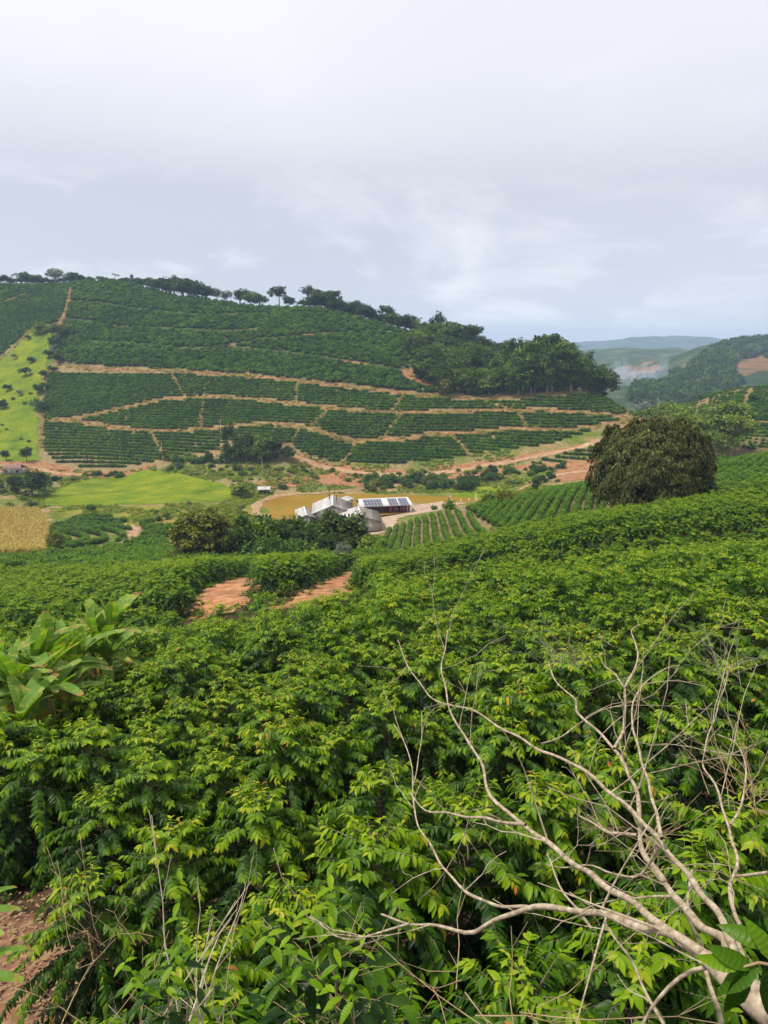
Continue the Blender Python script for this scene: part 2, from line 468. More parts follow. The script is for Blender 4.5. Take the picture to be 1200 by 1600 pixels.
M['leaf_mango'] = tree_mat('drooping_dark_leaf', (0.016, 0.022, 0.005), (0.060, 0.068, 0.014), (0.20, 0.19, 0.05), ov=0.0)
M['leaf_grey'] = tree_mat('grey_tree_leaf', (0.07, 0.075, 0.05), (0.15, 0.16, 0.12), (0.28, 0.29, 0.24))
M['bush'] = tree_mat('bush_leaf', (0.016, 0.042, 0.010), (0.045, 0.10, 0.018), (0.13, 0.21, 0.03), ov=0.5)
M['banana'] = leaf_mat('banana_leaf', [(0.0, (0.08, 0.18, 0.02)), (0.5, (0.17, 0.28, 0.045)), (0.72, (0.30, 0.33, 0.06)), (0.85, (0.36, 0.24, 0.05)), (1.0, (0.24, 0.13, 0.05))], rough=0.5, trans=0.35, tcol=(0.5, 0.55, 0.1), spec=0.2, obj_var=0.25)
M['banana_stem'] = rough_mat('banana_stem', [(0.3, (0.10, 0.08, 0.03)), (0.6, (0.20, 0.17, 0.07)), (0.8, (0.16, 0.22, 0.06))], 3, 0.8, stretch=(3, 3, 1))
M['dry_leaf'] = rough_mat('dead_leaf', [(0.3, (0.12, 0.075, 0.035)), (0.7, (0.34, 0.24, 0.12))], 5, 0.95)
M['valley_grass'] = leaf_mat('valley_grass', [(0.0, (0.07, 0.13, 0.008)), (0.6, (0.16, 0.22, 0.012)), (0.9, (0.26, 0.24, 0.04)), (1.0, (0.30, 0.22, 0.09))], rough=0.8, trans=0.2, tcol=(0.45, 0.5, 0.1), spec=0.1, obj_var=0.9)
M['maize'] = leaf_mat('ripe_maize_leaf', [(0.0, (0.16, 0.15, 0.03)), (0.5, (0.34, 0.27, 0.07)), (1.0, (0.50, 0.40, 0.14))], rough=0.8, trans=0.2, tcol=(0.5, 0.45, 0.2), spec=0.1)
M['road'] = rough_mat('dirt_road', [(0.3, (0.24, 0.15, 0.085)), (0.5, (0.33, 0.215, 0.13)), (0.7, (0.41, 0.29, 0.18))], 0.5, 1.0, 7, second=(0.05, [(0.35, (0.8, 0.72, 0.62)), (0.65, (1.1, 1.1, 1.1))], 1.0), spec=0.1)
M['terrace'] = rough_mat('dry_terrace', [(0.3, (0.09, 0.075, 0.028)), (0.5, (0.22, 0.125, 0.062)), (0.7, (0.36, 0.21, 0.115))], 0.35, 1.0, 7, second=(0.06, [(0.4, (0.75, 0.9, 0.6)), (0.6, (1.1, 1.0, 0.95))], 1.0), spec=0.1)
M['burnt'] = rough_mat('burnt_clearing', [(0.3, (0.04, 0.06, 0.02)), (0.45, (0.09, 0.075, 0.035)), (0.55, (0.17, 0.085, 0.045)), (0.7, (0.22, 0.12, 0.07))], 0.02, 1.0, 8, spec=0.1)
M['red'] = rough_mat('red_earth', [(0.3, (0.15, 0.07, 0.035)), (0.45, (0.27, 0.12, 0.06)), (0.58, (0.30, 0.165, 0.085)), (0.70, (0.17, 0.16, 0.06))], 0.35, 1.0, 7, bump=0.4, second=(1.5, [(0.35, (0.8, 0.75, 0.7)), (0.65, (1.1, 1.1, 1.1))], 1.0), spec=0.1)
M['red_near'] = rough_mat('red_clay_track', [(0.3, (0.22, 0.095, 0.045)), (0.5, (0.34, 0.16, 0.08)), (0.7, (0.44, 0.27, 0.16))], 1.3, 1.0, 10, bump=0.9, second=(0.35, [(0.35, (0.55, 0.58, 0.6)), (0.6, (1.1, 1.05, 1.0))], 1.0), spec=0.1)
M['yard'] = rough_mat('beaten_yard', [(0.3, (0.28, 0.20, 0.14)), (0.7, (0.40, 0.30, 0.22))], 0.3, 1.0, 6, spec=0.1)
M['pasture'] = rough_mat('bright_pasture', [(0.28, (0.05, 0.095, 0.004)), (0.46, (0.115, 0.165, 0.005)), (0.72, (0.22, 0.225, 0.010))], 0.09, 1.0, 8, second=(0.9, [(0.35, (0.72, 0.80, 0.7)), (0.65, (1.12, 1.08, 1.1))], 1.0), spec=0.1)
M['drygrass'] = rough_mat('dry_grassland', [(0.28, (0.06, 0.09, 0.010)), (0.45, (0.13, 0.145, 0.014)), (0.6, (0.22, 0.185, 0.04)), (0.75, (0.25, 0.16, 0.07))], 0.07, 1.0, 8, second=(1.1, [(0.35, (0.65, 0.72, 0.6)), (0.65, (1.12, 1.1, 1.1))], 1.0), spec=0.1)

# ------------------------------------------------------------------ ground sheet
def ground_material():
    m, nt, out = new_mat('ground')
    b = N(nt, 'ShaderNodeBsdfPrincipled'); b.inputs['Roughness'].default_value = 1.0; b.inputs['Specular IOR Level'].default_value = 0.1
    n1 = noise(nt, 0.9, 8, 0.65)
    n2 = noise(nt, 0.06, 6, 0.6)
    soil = ramp(nt, n1, [(0.3, (0.022, 0.016, 0.009)), (0.5, (0.05, 0.032, 0.018)), (0.7, (0.11, 0.065, 0.036))])
    dry = ramp(nt, n1, [(0.3, (0.12, 0.08, 0.035)), (0.5, (0.24, 0.17, 0.08)), (0.7, (0.36, 0.26, 0.14))])
    grass = ramp(nt, n1, [(0.3, (0.04, 0.07, 0.010)), (0.5, (0.085, 0.125, 0.014)), (0.7, (0.15, 0.165, 0.025))])
    grass2 = mixc(nt, ramp(nt, n2, [(0.42, (0, 0, 0)), (0.6, (1, 1, 1))]), grass, dry)
    n3 = noise(nt, 0.02, 8, 0.7)
    wood = ramp(nt, n3, [(0.3, (0.012, 0.026, 0.012)), (0.48, (0.03, 0.055, 0.02)), (0.56, (0.055, 0.08, 0.028)), (0.62, (0.15, 0.10, 0.055)), (0.70, (0.24, 0.15, 0.09))])
    at = N(nt, 'ShaderNodeAttribute', attribute_name='cover')          # land cover: r soil, g dry terrace soil, b grassland, else woodland and painted shade between upper-hill rows
    sp = N(nt, 'ShaderNodeSeparateXYZ'); nt.links.new(at.outputs['Vector'], sp.inputs[0])
    c0 = mixc(nt, sp.outputs[0], wood, soil)
    c1 = mixc(nt, sp.outputs[1], c0, dry)
    c2 = mixc(nt, sp.outputs[2], c1, grass2)
    nt.links.new(c2, b.inputs['Base Color'])
    bp = N(nt, 'ShaderNodeBump'); bp.inputs['Strength'].default_value = 0.5; bp.inputs['Distance'].default_value = 0.15
    nt.links.new(noise(nt, 3.0, 8, 0.7), bp.inputs['Height']); nt.links.new(bp.outputs[0], b.inputs['Normal'])
    nt.links.new(b.outputs[0], out.inputs[0])
    return m
V = np.stack([GX, GY, GZ], -1).reshape(-1, 3)
jj, ii = np.meshgrid(np.arange(NV - 1), np.arange(NU - 1), indexing='ij')
q = (jj * NU + ii).ravel()
F = np.stack([q, q + 1, q + NU + 1, q + NU], 1)
me = mesh_np('ground', V, F, ground_material(), smooth=True)
PX, PY = proj(V[:, 0], V[:, 1], V[:, 2])
cov = np.zeros((len(V), 3), np.float32)
Yv = V[:, 1]
cov[:, 0] = np.clip((140 - Yv) / 20, 0, 1)
opp = (Yv > 300) & (Yv < 690)
cov[opp, 1] = np.where(in_poly(PX[opp], PY[opp], [(-400, 380), (700, 380), (660, 520), (650, 575), (690, 612), (560, 600), (400, 583), (110, 566), (-400, 610)]), 0.12, 0.85)  # upper hill ground coloured dark, standing in for shade between its rows
valley = (Yv > 130) & (Yv < 348)
cov[valley, 2] = 1; cov[valley, 0] = 0
cov[(Yv >= 110) & (PX > 560) & (Yv < 215), :] = (0.35, 0.65, 0)
cov[(Yv >= 110) & (PX > 960) & (Yv < 300), :] = (0.5, 0.5, 0)
gr = (Yv > 340) & (Yv < 560) & in_poly(PX, PY, [(-400, 440), (60, 512), (80, 560), (66, 640), (62, 715), (-400, 730)])
cov[gr, 2] = 1
a = me.attributes.new('cover', 'FLOAT_VECTOR', 'POINT'); a.data.foreach_set('vector', cov.ravel())
ground = obj('ground', me); tag(ground, kind='structure')

# ------------------------------------------------------------------ draped sheets and roads
def drape_poly(name, poly_px, mat, ymin, ymax, res, lift=0.12, rag=0.6, world_poly=None):
    P = world_poly if world_poly is not None else line_ground(poly_px, ymin, ymax)
    P = smooth_line(np.vstack([P, P[:1]]), res * 2)[:-1]
    x0, y0 = P[:, 0].min() - res, P[:, 1].min() - res; x1, y1 = P[:, 0].max() + res, P[:, 1].max() + res
    nx, ny = int((x1 - x0) / res) + 2, int((y1 - y0) / res) + 2
    xs = x0 + np.arange(nx) * res; ys = y0 + np.arange(ny) * res
    XX, YY = np.meshgrid(xs, ys)
    cx = (XX[:-1, :-1] + res / 2); cy = (YY[:-1, :-1] + res / 2)
    wx = cx + wobble(cx, cy, res * 7, 21) * rag; wy = cy + wobble(cx, cy, res * 7, 22) * rag
    ins = in_poly(wx, wy, [tuple(p[:2]) for p in P])
    J, I = np.nonzero(ins)
    q = J * nx + I
    F = np.stack([q, q + 1, q + nx + 1, q + nx], 1)
    used, inv = np.unique(F, return_inverse=True)
    VX, VY = XX.ravel()[used], YY.ravel()[used]
    me = mesh_np(name, np.stack([VX, VY, h(VX, VY) + lift], 1), inv.reshape(F.shape), mat, smooth=True)
    o = obj(name, me); tag(o, kind='structure')
    return o, P
ROADS = []      # (points Nx2, half width) for keeping plants off
def road(name, pts, width, mat, ymin=250, ymax=640, lift=0.16, step=1.6, world_pts=None):
    P = np.array(world_pts) if world_pts is not None else line_ground(pts, ymin, ymax)
    P = smooth_line(P, step)
    T = np.gradient(P[:, :2], axis=0); T /= np.linalg.norm(T, axis=1)[:, None] + 1e-9
    Nn = np.stack([-T[:, 1], T[:, 0]], 1)
    s = np.arange(len(P)) * step
    wl = width / 2 * (1 + 0.28 * np.sin(s * 0.31 + len(P)) + 0.2 * np.sin(s * 1.13)); wr = width / 2 * (1 + 0.28 * np.sin(s * 0.27 + 2) + 0.2 * np.sin(s * 0.9))
    rows = []
    for k in (-1, -0.5, 0, 0.5, 1):
        w = (wl if k < 0 else wr) * abs(k)
        XY = P[:, :2] + Nn * (np.sign(k) * w)[:, None]
        rows.append(np.column_stack([XY, h(XY[:, 0], XY[:, 1]) + lift - 0.05 * abs(k)]))
    V = np.concatenate(rows); n = len(P)
    F = [(r * n + i, r * n + i + 1, (r + 1) * n + i + 1, (r + 1) * n + i) for r in range(4) for i in range(n - 1)]
    me = mesh_np(name, V, np.array(F), mat, smooth=True)
    o = obj(name, me); tag(o, kind='structure')
    ROADS.append((P[:, :2], width / 2))
    return o
R_ = M['terrace']
road('dirt_road', [(78, 580), (110, 573), (170, 578), (270, 581), (330, 584), (400, 589), (460, 595), (520, 601), (560, 607), (620, 613), (680, 619), (740, 623), (800, 620), (870, 614), (940, 611)], 3.0, R_, 360)
road('dirt_track', [(80, 658), (140, 650), (200, 637), (250, 626), (300, 622), (360, 623), (400, 625), (460, 632), (540, 641), (590, 645), (640, 646), (700, 645), (760, 642), (830, 642), (900, 645), (990, 652)], 3.6, R_, 350)
road('dirt_track', [(92, 655), (150, 665), (210, 673), (260, 674), (330, 671), (400, 664), (455, 666), (510, 678), (545, 688), (590, 688), (640, 685), (700, 678), (800, 671), (860, 672), (930, 668), (985, 656)], 3.2, R_, 330)
for pts in ([(268, 584), (288, 621)], [(318, 624), (313, 669)], [(465, 597), (462, 626)], [(632, 617), (612, 644)], [(515, 640), (487, 668)], [(630, 648), (596, 687)], [(560, 690), (533, 727)],
            [(232, 674), (256, 708)], [(466, 672), (457, 692)], [(706, 681), (738, 712)], [(812, 645), (822, 670)], [(745, 623), (800, 642)]):
    road('field_path', pts, 1.2, R_, 320)
road('hill_track', [(112, 450), (106, 475), (96, 500), (80, 520)], 3.2, R_, 480)
road('hill_track', [(8, 472), (22, 466), (38, 460)], 3.0, R_, 480)
road('hill_track', [(0, 562), (25, 540), (48, 515)], 2.0, R_, 450)
road('hill_track', [(68, 640), (67, 660), (64, 700)], 2.0, R_, 350)
road('red_track', [(630, 578), (642, 590), (660, 598), (685, 607)], 5.0, M['red'], 380)
drape_poly('red_track', [(640, 575), (650, 577), (646, 592), (668, 600), (678, 610), (655, 603), (634, 588)], M['red'], 380, 520, 0.9, 0.22)
drape_poly('bare_earth', [(325, 545), (345, 541), (355, 546), (345, 550)], M['red'], 430, 560, 0.9, 0.2)
drape_poly('bare_earth', [(468, 523), (485, 520), (497, 524), (480, 527)], M['red'], 430, 560, 0.9, 0.2)
drape_poly('bare_earth', [(525, 560), (545, 563), (580, 572), (560, 571), (535, 567)], M['red'], 400, 500, 0.9, 0.2)
# reddish farm road under the lower terraces, and its cut banks
drape_poly('road_bank', [(462, 709), (520, 726), (600, 734), (690, 730), (760, 720), (860, 704), (945, 684), (1000, 655), (1000, 664), (940, 690), (860, 708), (760, 728), (690, 744), (560, 746), (490, 733), (460, 720)], M['red'], 300, 420, 0.9, 0.10)
road('farm_road', [(458, 714), (500, 730), (570, 741), (640, 743), (700, 738), (760, 728), (850, 712), (920, 696), (965, 678), (1010, 656)], 3.0, M['road'], 300, 420, 0.24)
road('farm_road', [(575, 755), (640, 752), (720, 745), (800, 733), (870, 727), (960, 724)], 3.5, M['red'], 280, 420, 0.2)
drape_poly('road_bank', [(880, 722), (960, 716), (985, 722), (985, 736), (905, 750), (862, 753)], M['red'], 270, 400, 0.8, 0.14)
road('farm_road', [(806, 768), (835, 754), (880, 742), (960, 728)], 4.0, M['road'], 250, 400, 0.3)
drape_poly('road_bank', [(383, 762), (430, 748), (520, 740), (600, 748), (640, 758), (590, 762), (500, 757), (430, 765)], M['red'], 280, 380, 0.8, 0.14)
drape_poly('road_bank', [(60, 722), (100, 729), (130, 737), (190, 736), (245, 726), (200, 742), (140, 748), (85, 744), (30, 741), (-40, 735), (-40, 722)], M['red'], 300, 400, 0.9, 0.14)
road('farm_road', [(-40, 727), (50, 731), (95, 741), (140, 742)], 3.5, M['road'], 300, 400, 0.26)
road('farm_road', [(400, 806), (403, 788), (425, 778), (470, 772), (540, 767), (600, 761), (650, 754)], 3.5, M['road'], 250, 400, 0.2)
# right-hand hill
road('hill_track', [(1120, 648), (1150, 655), (1200, 661), (1300, 664)], 3.5, R_, 280, 420)
road('hill_track', [(1172, 600), (1190, 604), (1300, 606)], 6, R_, 280, 420)
road('hill_track', [(1175, 606), (1165, 625), (1150, 645)], 1.6, R_, 280, 420)
# pastures and fields of the valley
drape_poly('pasture', [(66, 790), (78, 772), (110, 756), (170, 744), (235, 735), (290, 742), (330, 752), (372, 768), (365, 778), (320, 786), (240, 788), (150, 790)], M['pasture'], 230, 360, 1.0, 0.10)
drape_poly('dry_grassland', [(75, 794), (150, 791), (240, 790), (330, 788), (400, 765), (400, 812), (330, 830), (220, 822), (100, 808)], M['drygrass'], 200, 330, 1.0, 0.06)
drape_poly('pasture', [(-200, 640), (-100, 590), (0, 562), (48, 516), (74, 506), (80, 520), (74, 560), (64, 600), (58, 660), (58, 705), (40, 722), (-200, 730)], M['pasture'], 345, 560, 1.4, 0.10)
drape_poly('pasture', [(680, 757), (730, 760), (800, 764), (795, 778), (740, 786), (700, 770), (640, 764)], M['pasture'], 230, 330, 0.9, 0.08)
drape_poly('maize_field', [(-60, 797), (60, 800), (80, 822), (72, 868), (-60, 875)], rough_mat('maize_field_soil', [(0.3, (0.16, 0.12, 0.04)), (0.7, (0.36, 0.27, 0.09))], 0.8, 1.0), 140, 270, 1.0, 0.06)
road('sand_track', [(196, 822), (214, 828), (212, 842), (190, 850), (150, 858), (100, 866)], 3.4, M['road'], 150, 260)
drape_poly('sand_patch', [(192, 820), (218, 826), (214, 842), (196, 850), (182, 852), (200, 836)], M['road'], 150, 260, 0.7, 0.22)
road('sand_track', [(265, 842), (280, 858), (308, 873)], 3.0, M['road'], 120, 260)
drape_poly('farmyard', [(560, 842), (580, 820), (600, 800), (640, 792), (700, 783), (735, 784), (690, 796), (650, 804), (620, 815), (604, 832), (600, 850)], M['yard'], 190, 300, 0.7, 0.10)
drape_poly('bare_earth', [(-30, 873), (40, 872), (52, 885), (30, 905), (-30, 915)], M['road'], 90, 200, 0.7, 0.08)
for poly in ([(1146, 566), (1160, 556), (1200, 560), (1260, 556), (1260, 584), (1215, 590), (1190, 580), (1150, 592)], [(1120, 600), (1150, 603), (1180, 606), (1110, 608)], [(958, 578), (985, 572), (1012, 574), (1030, 570), (1032, 580), (1000, 590), (960, 596), (948, 588)], [(1040, 585), (1052, 584), (1050, 594), (1040, 594)]):
    drape_poly('bare_earth', poly, M['burnt'], 800, 1600, 3.5, 0.8, 2.0)
# clay track on the near slope
TRK_A = [(298, 968), (303, 940), (325, 918), (352, 908), (400, 898), (405, 915), (395, 930), (380, 952), (335, 964)]
TRK_B = [(410, 952), (470, 925), (530, 896), (562, 890), (556, 910), (540, 930), (500, 944), (440, 953)]
_, TA = drape_poly('clay_track', TRK_A, M['red_near'], 30, 90, 0.3, 0.05, 0.3)
_, TB = drape_poly('clay_track', TRK_B, M['red_near'], 30, 90, 0.3, 0.05, 0.3)
drape_poly('bare_earth', None, rough_mat('brown_earth', [(0.3, (0.09, 0.045, 0.028)), (0.5, (0.17, 0.085, 0.05)), (0.7, (0.27, 0.16, 0.10))], 4.0, 1.0, 10, bump=1.0, second=(0.9, [(0.35, (0.6, 0.6, 0.6)), (0.6, (1.1, 1.05, 1.0))], 1.0)), 3, 30, 0.2, 0.02, 0.4,
           world_poly=line_ground([(-400, 1400), (-100, 1395), (40, 1400), (100, 1450), (120, 1600), (100, 1800), (70, 2300), (-400, 2300)], 1.5, 30))
# pond
m, nt, out = new_mat('muddy_water')
b = N(nt, 'ShaderNodeBsdfPrincipled')
nt.links.new(ramp(nt, noise(nt, 0.04, 3), [(0.35, (0.25, 0.14, 0.012)), (0.65, (0.29, 0.17, 0.018))]), b.inputs['Base Color'])
b.inputs['Roughness'].default_value = 0.18; b.inputs['Specular IOR Level'].default_value = 0.25
bp = N(nt, 'ShaderNodeBump'); bp.inputs['Strength'].default_value = 0.15; bp.inputs['Distance'].default_value = 0.05
nt.links.new(noise(nt, 1.2, 4, stretch=(1, 3, 1)), bp.inputs['Height']); nt.links.new(bp.outputs[0], b.inputs['Normal'])
nt.links.new(b.outputs[0], out.inputs[0]); M['water'] = m
def flat_at(px, py, Z):
    a, b = ray(px, py); return (a * Z / b, Z / b, Z)
PW = smooth_line(np.array([flat_at(x, y, PONDZ) for x, y in [(413, 800), (412, 788), (430, 778), (470, 774), (560, 772), (640, 774), (700, 776), (748, 779), (742, 786), (700, 792), (640, 800), (590, 806), (540, 812), (480, 814), (430, 812), (413, 800)]]), 2.0)[:-1]
cen = PW.mean(0)
Vp = np.vstack([PW, cen[None]]); k = len(PW)
pond = obj('pond', mesh_np('pond', Vp, np.array([(i, (i + 1) % k, k) for i in range(k)]), M['water'])); tag(pond, kind='structure')

# ------------------------------------------------------------------ leaf templates and scatter
def leaf_template(ts, ws, droop, fold, wave=0.0):
    """a leaf along +y, width across x, normal +z; 3 verts a section"""
    V = []; F = []
    for i, (t, w) in enumerate(zip(ts, ws)):
        zz_ = -droop * t * t
        zw = fold * w + (wave * (1 if i % 2 else -1))
        V += [(-w, t, zz_ + zw), (0, t, zz_), (w, t, zz_ + zw)]
    n = len(ts)
    for i in range(n - 1):
        a = i * 3
        F += [(a, a + 1, a + 4, a + 3), (a + 1, a + 2, a + 5, a + 4)]
    V = np.array(V, float); uv = np.stack([V[:, 0] * 1.0, V[:, 1]], 1)
    return V, np.array(F), uv
LEAF_NEAR = leaf_template([0.0, 0.14, 0.36, 0.6, 0.82, 1.0], [0.012, 0.13, 0.20, 0.185, 0.10, 0.004], 0.26, 0.32, 0.012)
LEAF_MID = (np.array([(0, 0, 0), (-0.2, 0.45, 0.05), (0, 0.45, -0.03), (0.2, 0.45, 0.05), (0, 1, -0.22)], float),
            np.array([(0, 2, 1), (0, 3, 2), (1, 2, 4), (2, 3, 4)]), np.array([(0, 0), (-.2, .45), (0, .45), (.2, .45), (0, 1)], float))
CARD = (np.array([(0, 0, 0), (-0.3, 0.45, 0.07), (0.3, 0.5, 0.07), (0, 1, -0.12)], float),
        np.array([(0, 2, 1), (1, 2, 3)]), np.array([(0, 0), (-.3, .45), (.3, .5), (0, 1)], float))
def unit(a):
    return a / (np.linalg.norm(a, axis=-1, keepdims=True) + 1e-9)
def scatter(tpl, O, D, Nrm, S, tint):
    """instances of a leaf template: origin O, direction D, normal hint Nrm, size S"""
    T, F, uv = tpl
    D = unit(D); X = unit(np.cross(D, Nrm)); Z = np.cross(X, D)
    K = len(O); n = len(T)
    V = O[:, None] + S[:, None, None] * (T[None, :, 0, None] * X[:, None] + T[None, :, 1, None] * D[:, None] + T[None, :, 2, None] * Z[:, None])
    FF = (F[None] + (np.arange(K) * n)[:, None, None]).reshape(-1, F.shape[1])
    return V.reshape(-1, 3), FF, np.repeat(tint, n), np.tile(uv, (K, 1))
def merge(parts):
    V = []; F = []; T = []; U = []; n = 0
    for v, f, t, u in parts:
        V.append(v); F.append(f + n); T.append(t); U.append(u); n += len(v)
    return np.concatenate(V), F, np.concatenate(T), np.concatenate(U)
def core_blob(rng, cx, cy, cz, rx, ry, rz, nu=9, nv=5, tint=0.1):
    V = [(cx, cy, cz + rz)]
    for j in range(1, nv):
        ph = math.pi * j / nv
        for i in range(nu):
            a = 2 * math.pi * i / nu + j * 0.4; k = rng.uniform(0.78, 1.08)
            V.append((cx + rx * k * math.sin(ph) * math.cos(a), cy + ry * k * math.sin(ph) * math.sin(a), cz + rz * k * math.cos(ph)))
    V.append((cx, cy, cz - rz))
    F = [(0, 1 + i, 1 + (i + 1) % nu) for i in range(nu)]
    for j in range(nv - 2):
        for i in range(nu):
            a = 1 + j * nu + i; b_ = 1 + j * nu + (i + 1) % nu
            F += [(a, a + nu, b_ + nu), (a, b_ + nu, b_)]
    l = len(V) - 1
    F += [(l, 1 + (nv - 2) * nu + (i + 1) % nu, 1 + (nv - 2) * nu + i) for i in range(nu)]
    V = np.array(V)
    return V, np.array(F), np.full(len(V), tint), np.zeros((len(V), 2))

# ------------------------------------------------------------------ coffee bushes
def coffee(seed, H=2.5, R=1.0, nlat=64, pair=0.065, L=0.115, tpl=LEAF_NEAR, bare=0.0, up=0.0, keep_out=None):
    """-> leaf arrays O, D, N, S, tint and branch tubes"""
    rng = np.random.default_rng(seed)
    O = []; D = []; Nn = []; S = []; T = []; tubes = []
    lean = rng.normal(0, 0.05, 2)
    ga = rng.uniform(0, 6.28)
    for k in range(nlat):
        s = (k + rng.uniform(-0.3, 0.3)) / nlat
        s = min(max(s, 0.0), 1.0)
        z0 = H * (0.16 + 0.80 * s)
        az = ga + k * 2.39996 + rng.normal(0, 0.25)
        prof = (1 - s ** 3.6) * (0.62 + 0.38 * math.sin(min(s * 2.4 + 0.3, 1.57))) + 0.30
        Lb = R * prof * rng.uniform(0.75, 1.25)
        el = 0.0 + 0.90 * s ** 1.5 + rng.normal(0, 0.10) + up
        dr = (0.66 + 0.15 * rng.normal()) * (0.7 + 0.5 * Lb)
        dirh = np.array((math.cos(az), math.sin(az), 0.0))
        def pos(t):
            t = np.asarray(t)[..., None]
            side = np.array((-dirh[1], dirh[0], 0)) * wig
            return np.array((lean[0] * z0, lean[1] * z0, z0)) + dirh * (Lb * t * math.cos(el) * (1 - 0.12 * t)) + side * t * t * Lb + np.array((0, 0, 1.0)) * (Lb * t * math.sin(el) - dr * Lb * t * t * 0.55)
        wig = rng.normal(0, 0.18)
        tubes.append((pos(np.array((0, 0.35, 0.7, 0.97))), np.array((0.009, 0.007, 0.005, 0.003)) * (H / 2.5)))
        if rng.random() < bare: continue
        n = max(3, int(Lb * 0.92 / pair))
        t = np.linspace(0.16 + 0.15 * rng.random(), 1.0, n)
        P = pos(t); Tn = unit(np.gradient(P, axis=0)) if n > 1 else dirh[None]
        Bn = unit(np.cross(Tn, np.array((0, 0, 1.0))))
        age = rng.normal(0, 0.07)
        for sgn in (-1, 1):
            fw = 0.55 + 0.9 * (t[:, None] > 0.93)
            d = Bn * sgn + Tn * fw + np.array((0, 0, -0.45)) + rng.normal(0, 0.22, (n, 3))
            nn = np.array((0, 0, 1.0)) + dirh * 0.4 + Bn * sgn * 0.15 + rng.normal(0, 0.25, (n, 3))
            O.append(P + rng.normal(0, 0.006, (n, 3))); D.append(d); Nn.append(nn)
            S.append(L * rng.uniform(0.75, 1.2, n) * (1 - 0.30 * (t > 0.95)))
            T.append(0.13 + age + 0.44 * s ** 1.8 + (0.10 + 0.16 * s) * t ** 4 + (0.06 + 0.22 * s * s) * (t > 0.86) * rng.random(n) + rng.normal(0, 0.05, n))  # young leaves lighter at the top; shade of the sides painted in too
    # leading shoots on top
    for q in range(3):
        a = rng.uniform(0, 6.28); bz = H * 0.97; n = 5
        P = np.array((lean[0] * H, lean[1] * H, bz)) + np.array((math.cos(a) * 0.1, math.sin(a) * 0.1, 0))[None] * q + np.linspace(0, 0.22, n)[:, None] * np.array((math.cos(a) * .4, math.sin(a) * .4, 1.0))
        for sgn in (-1, 1):
            aa = a + np.arange(n) * 1.57
            d = np.stack([np.cos(aa) * sgn, np.sin(aa) * sgn, np.full(n, -0.1)], 1) + rng.normal(0, 0.15, (n, 3))
            O.append(P); D.append(d); Nn.append(np.tile((0, 0, 1.0), (n, 1)) + d * 0.2); S.append(L * np.linspace(1.0, 0.6, n)); T.append(np.full(n, 0.62) + np.linspace(0, 0.22, n) + rng.normal(0, 0.04, n))
    O, D, Nn, S, T = map(np.concatenate, (O, D, Nn, S, T))
    yel = rng.random(len(T))
    T = np.clip(T, 0.02, 0.84); T[yel < 0.006] = 0.94; T[yel < 0.0015] = 1.0
    tubes.append((np.array([(0, 0, -0.1), (lean[0] * H * .4, lean[1] * H * .4, H * 0.4), (lean[0] * H, lean[1] * H, H * 1.02)]), np.array((0.035, 0.026, 0.008)) * (H / 2.5)))
    return O, D, Nn, S, T, tubes
NEAR_V = []       # (stem mesh, branch mesh, foliage mesh, leaf transforms)
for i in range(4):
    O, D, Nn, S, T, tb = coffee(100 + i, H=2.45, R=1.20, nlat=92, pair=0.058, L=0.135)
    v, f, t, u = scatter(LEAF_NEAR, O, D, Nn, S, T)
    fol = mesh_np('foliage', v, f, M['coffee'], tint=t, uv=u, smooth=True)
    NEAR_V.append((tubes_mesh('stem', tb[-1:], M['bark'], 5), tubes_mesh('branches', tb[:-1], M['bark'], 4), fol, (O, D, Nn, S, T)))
MID_V = []
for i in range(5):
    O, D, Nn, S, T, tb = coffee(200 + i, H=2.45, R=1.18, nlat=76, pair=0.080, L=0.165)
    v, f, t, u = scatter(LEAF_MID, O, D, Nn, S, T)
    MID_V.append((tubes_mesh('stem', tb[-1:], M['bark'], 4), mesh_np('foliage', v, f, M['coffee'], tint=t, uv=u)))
def bush_far(seed, H, R, n, leaf, mat, core=0.74):
    rng = np.random.default_rng(seed)
    a = rng.uniform(0, 6.28, n); ph = np.arccos(rng.uniform(-0.35, 1, n))
    lob = 1 + 0.14 * np.sin(a * 3 + seed) + 0.1 * np.sin(a * 5 + ph * 4 + seed * 2)
    dirs = np.stack([np.sin(ph) * np.cos(a), np.sin(ph) * np.sin(a), np.cos(ph)], 1)
    r = rng.uniform(0.72, 1.02, n) * lob
    O = np.stack([dirs[:, 0] * R * r, dirs[:, 1] * R * r, H * 0.42 + dirs[:, 2] * H * 0.5 * r], 1)
    D = dirs * 0.8 + np.array((0, 0, -0.55)) + rng.normal(0, 0.45, (n, 3))
    Nn = dirs + np.array((0, 0, 0.7)) + rng.normal(0, 0.3, (n, 3))
    t = np.clip(0.18 + 0.22 * rng.random(n) + 0.14 * (rng.random(n) < 0.25) + 0.26 * np.clip(dirs[:, 2], -0.3, 1), 0, 1)  # lighter top, darker sides: shading painted into the leaf tint
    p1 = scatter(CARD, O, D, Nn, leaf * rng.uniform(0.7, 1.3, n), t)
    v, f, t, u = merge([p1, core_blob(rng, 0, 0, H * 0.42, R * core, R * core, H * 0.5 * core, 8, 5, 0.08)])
    return mesh_np('bush', v, f, mat, tint=t, uv=u)
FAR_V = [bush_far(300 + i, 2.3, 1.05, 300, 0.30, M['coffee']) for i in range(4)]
VFAR_V = [bush_far(400 + i, 1.8, 1.15, 110, 0.50, M['coffee_far']) for i in range(4)]

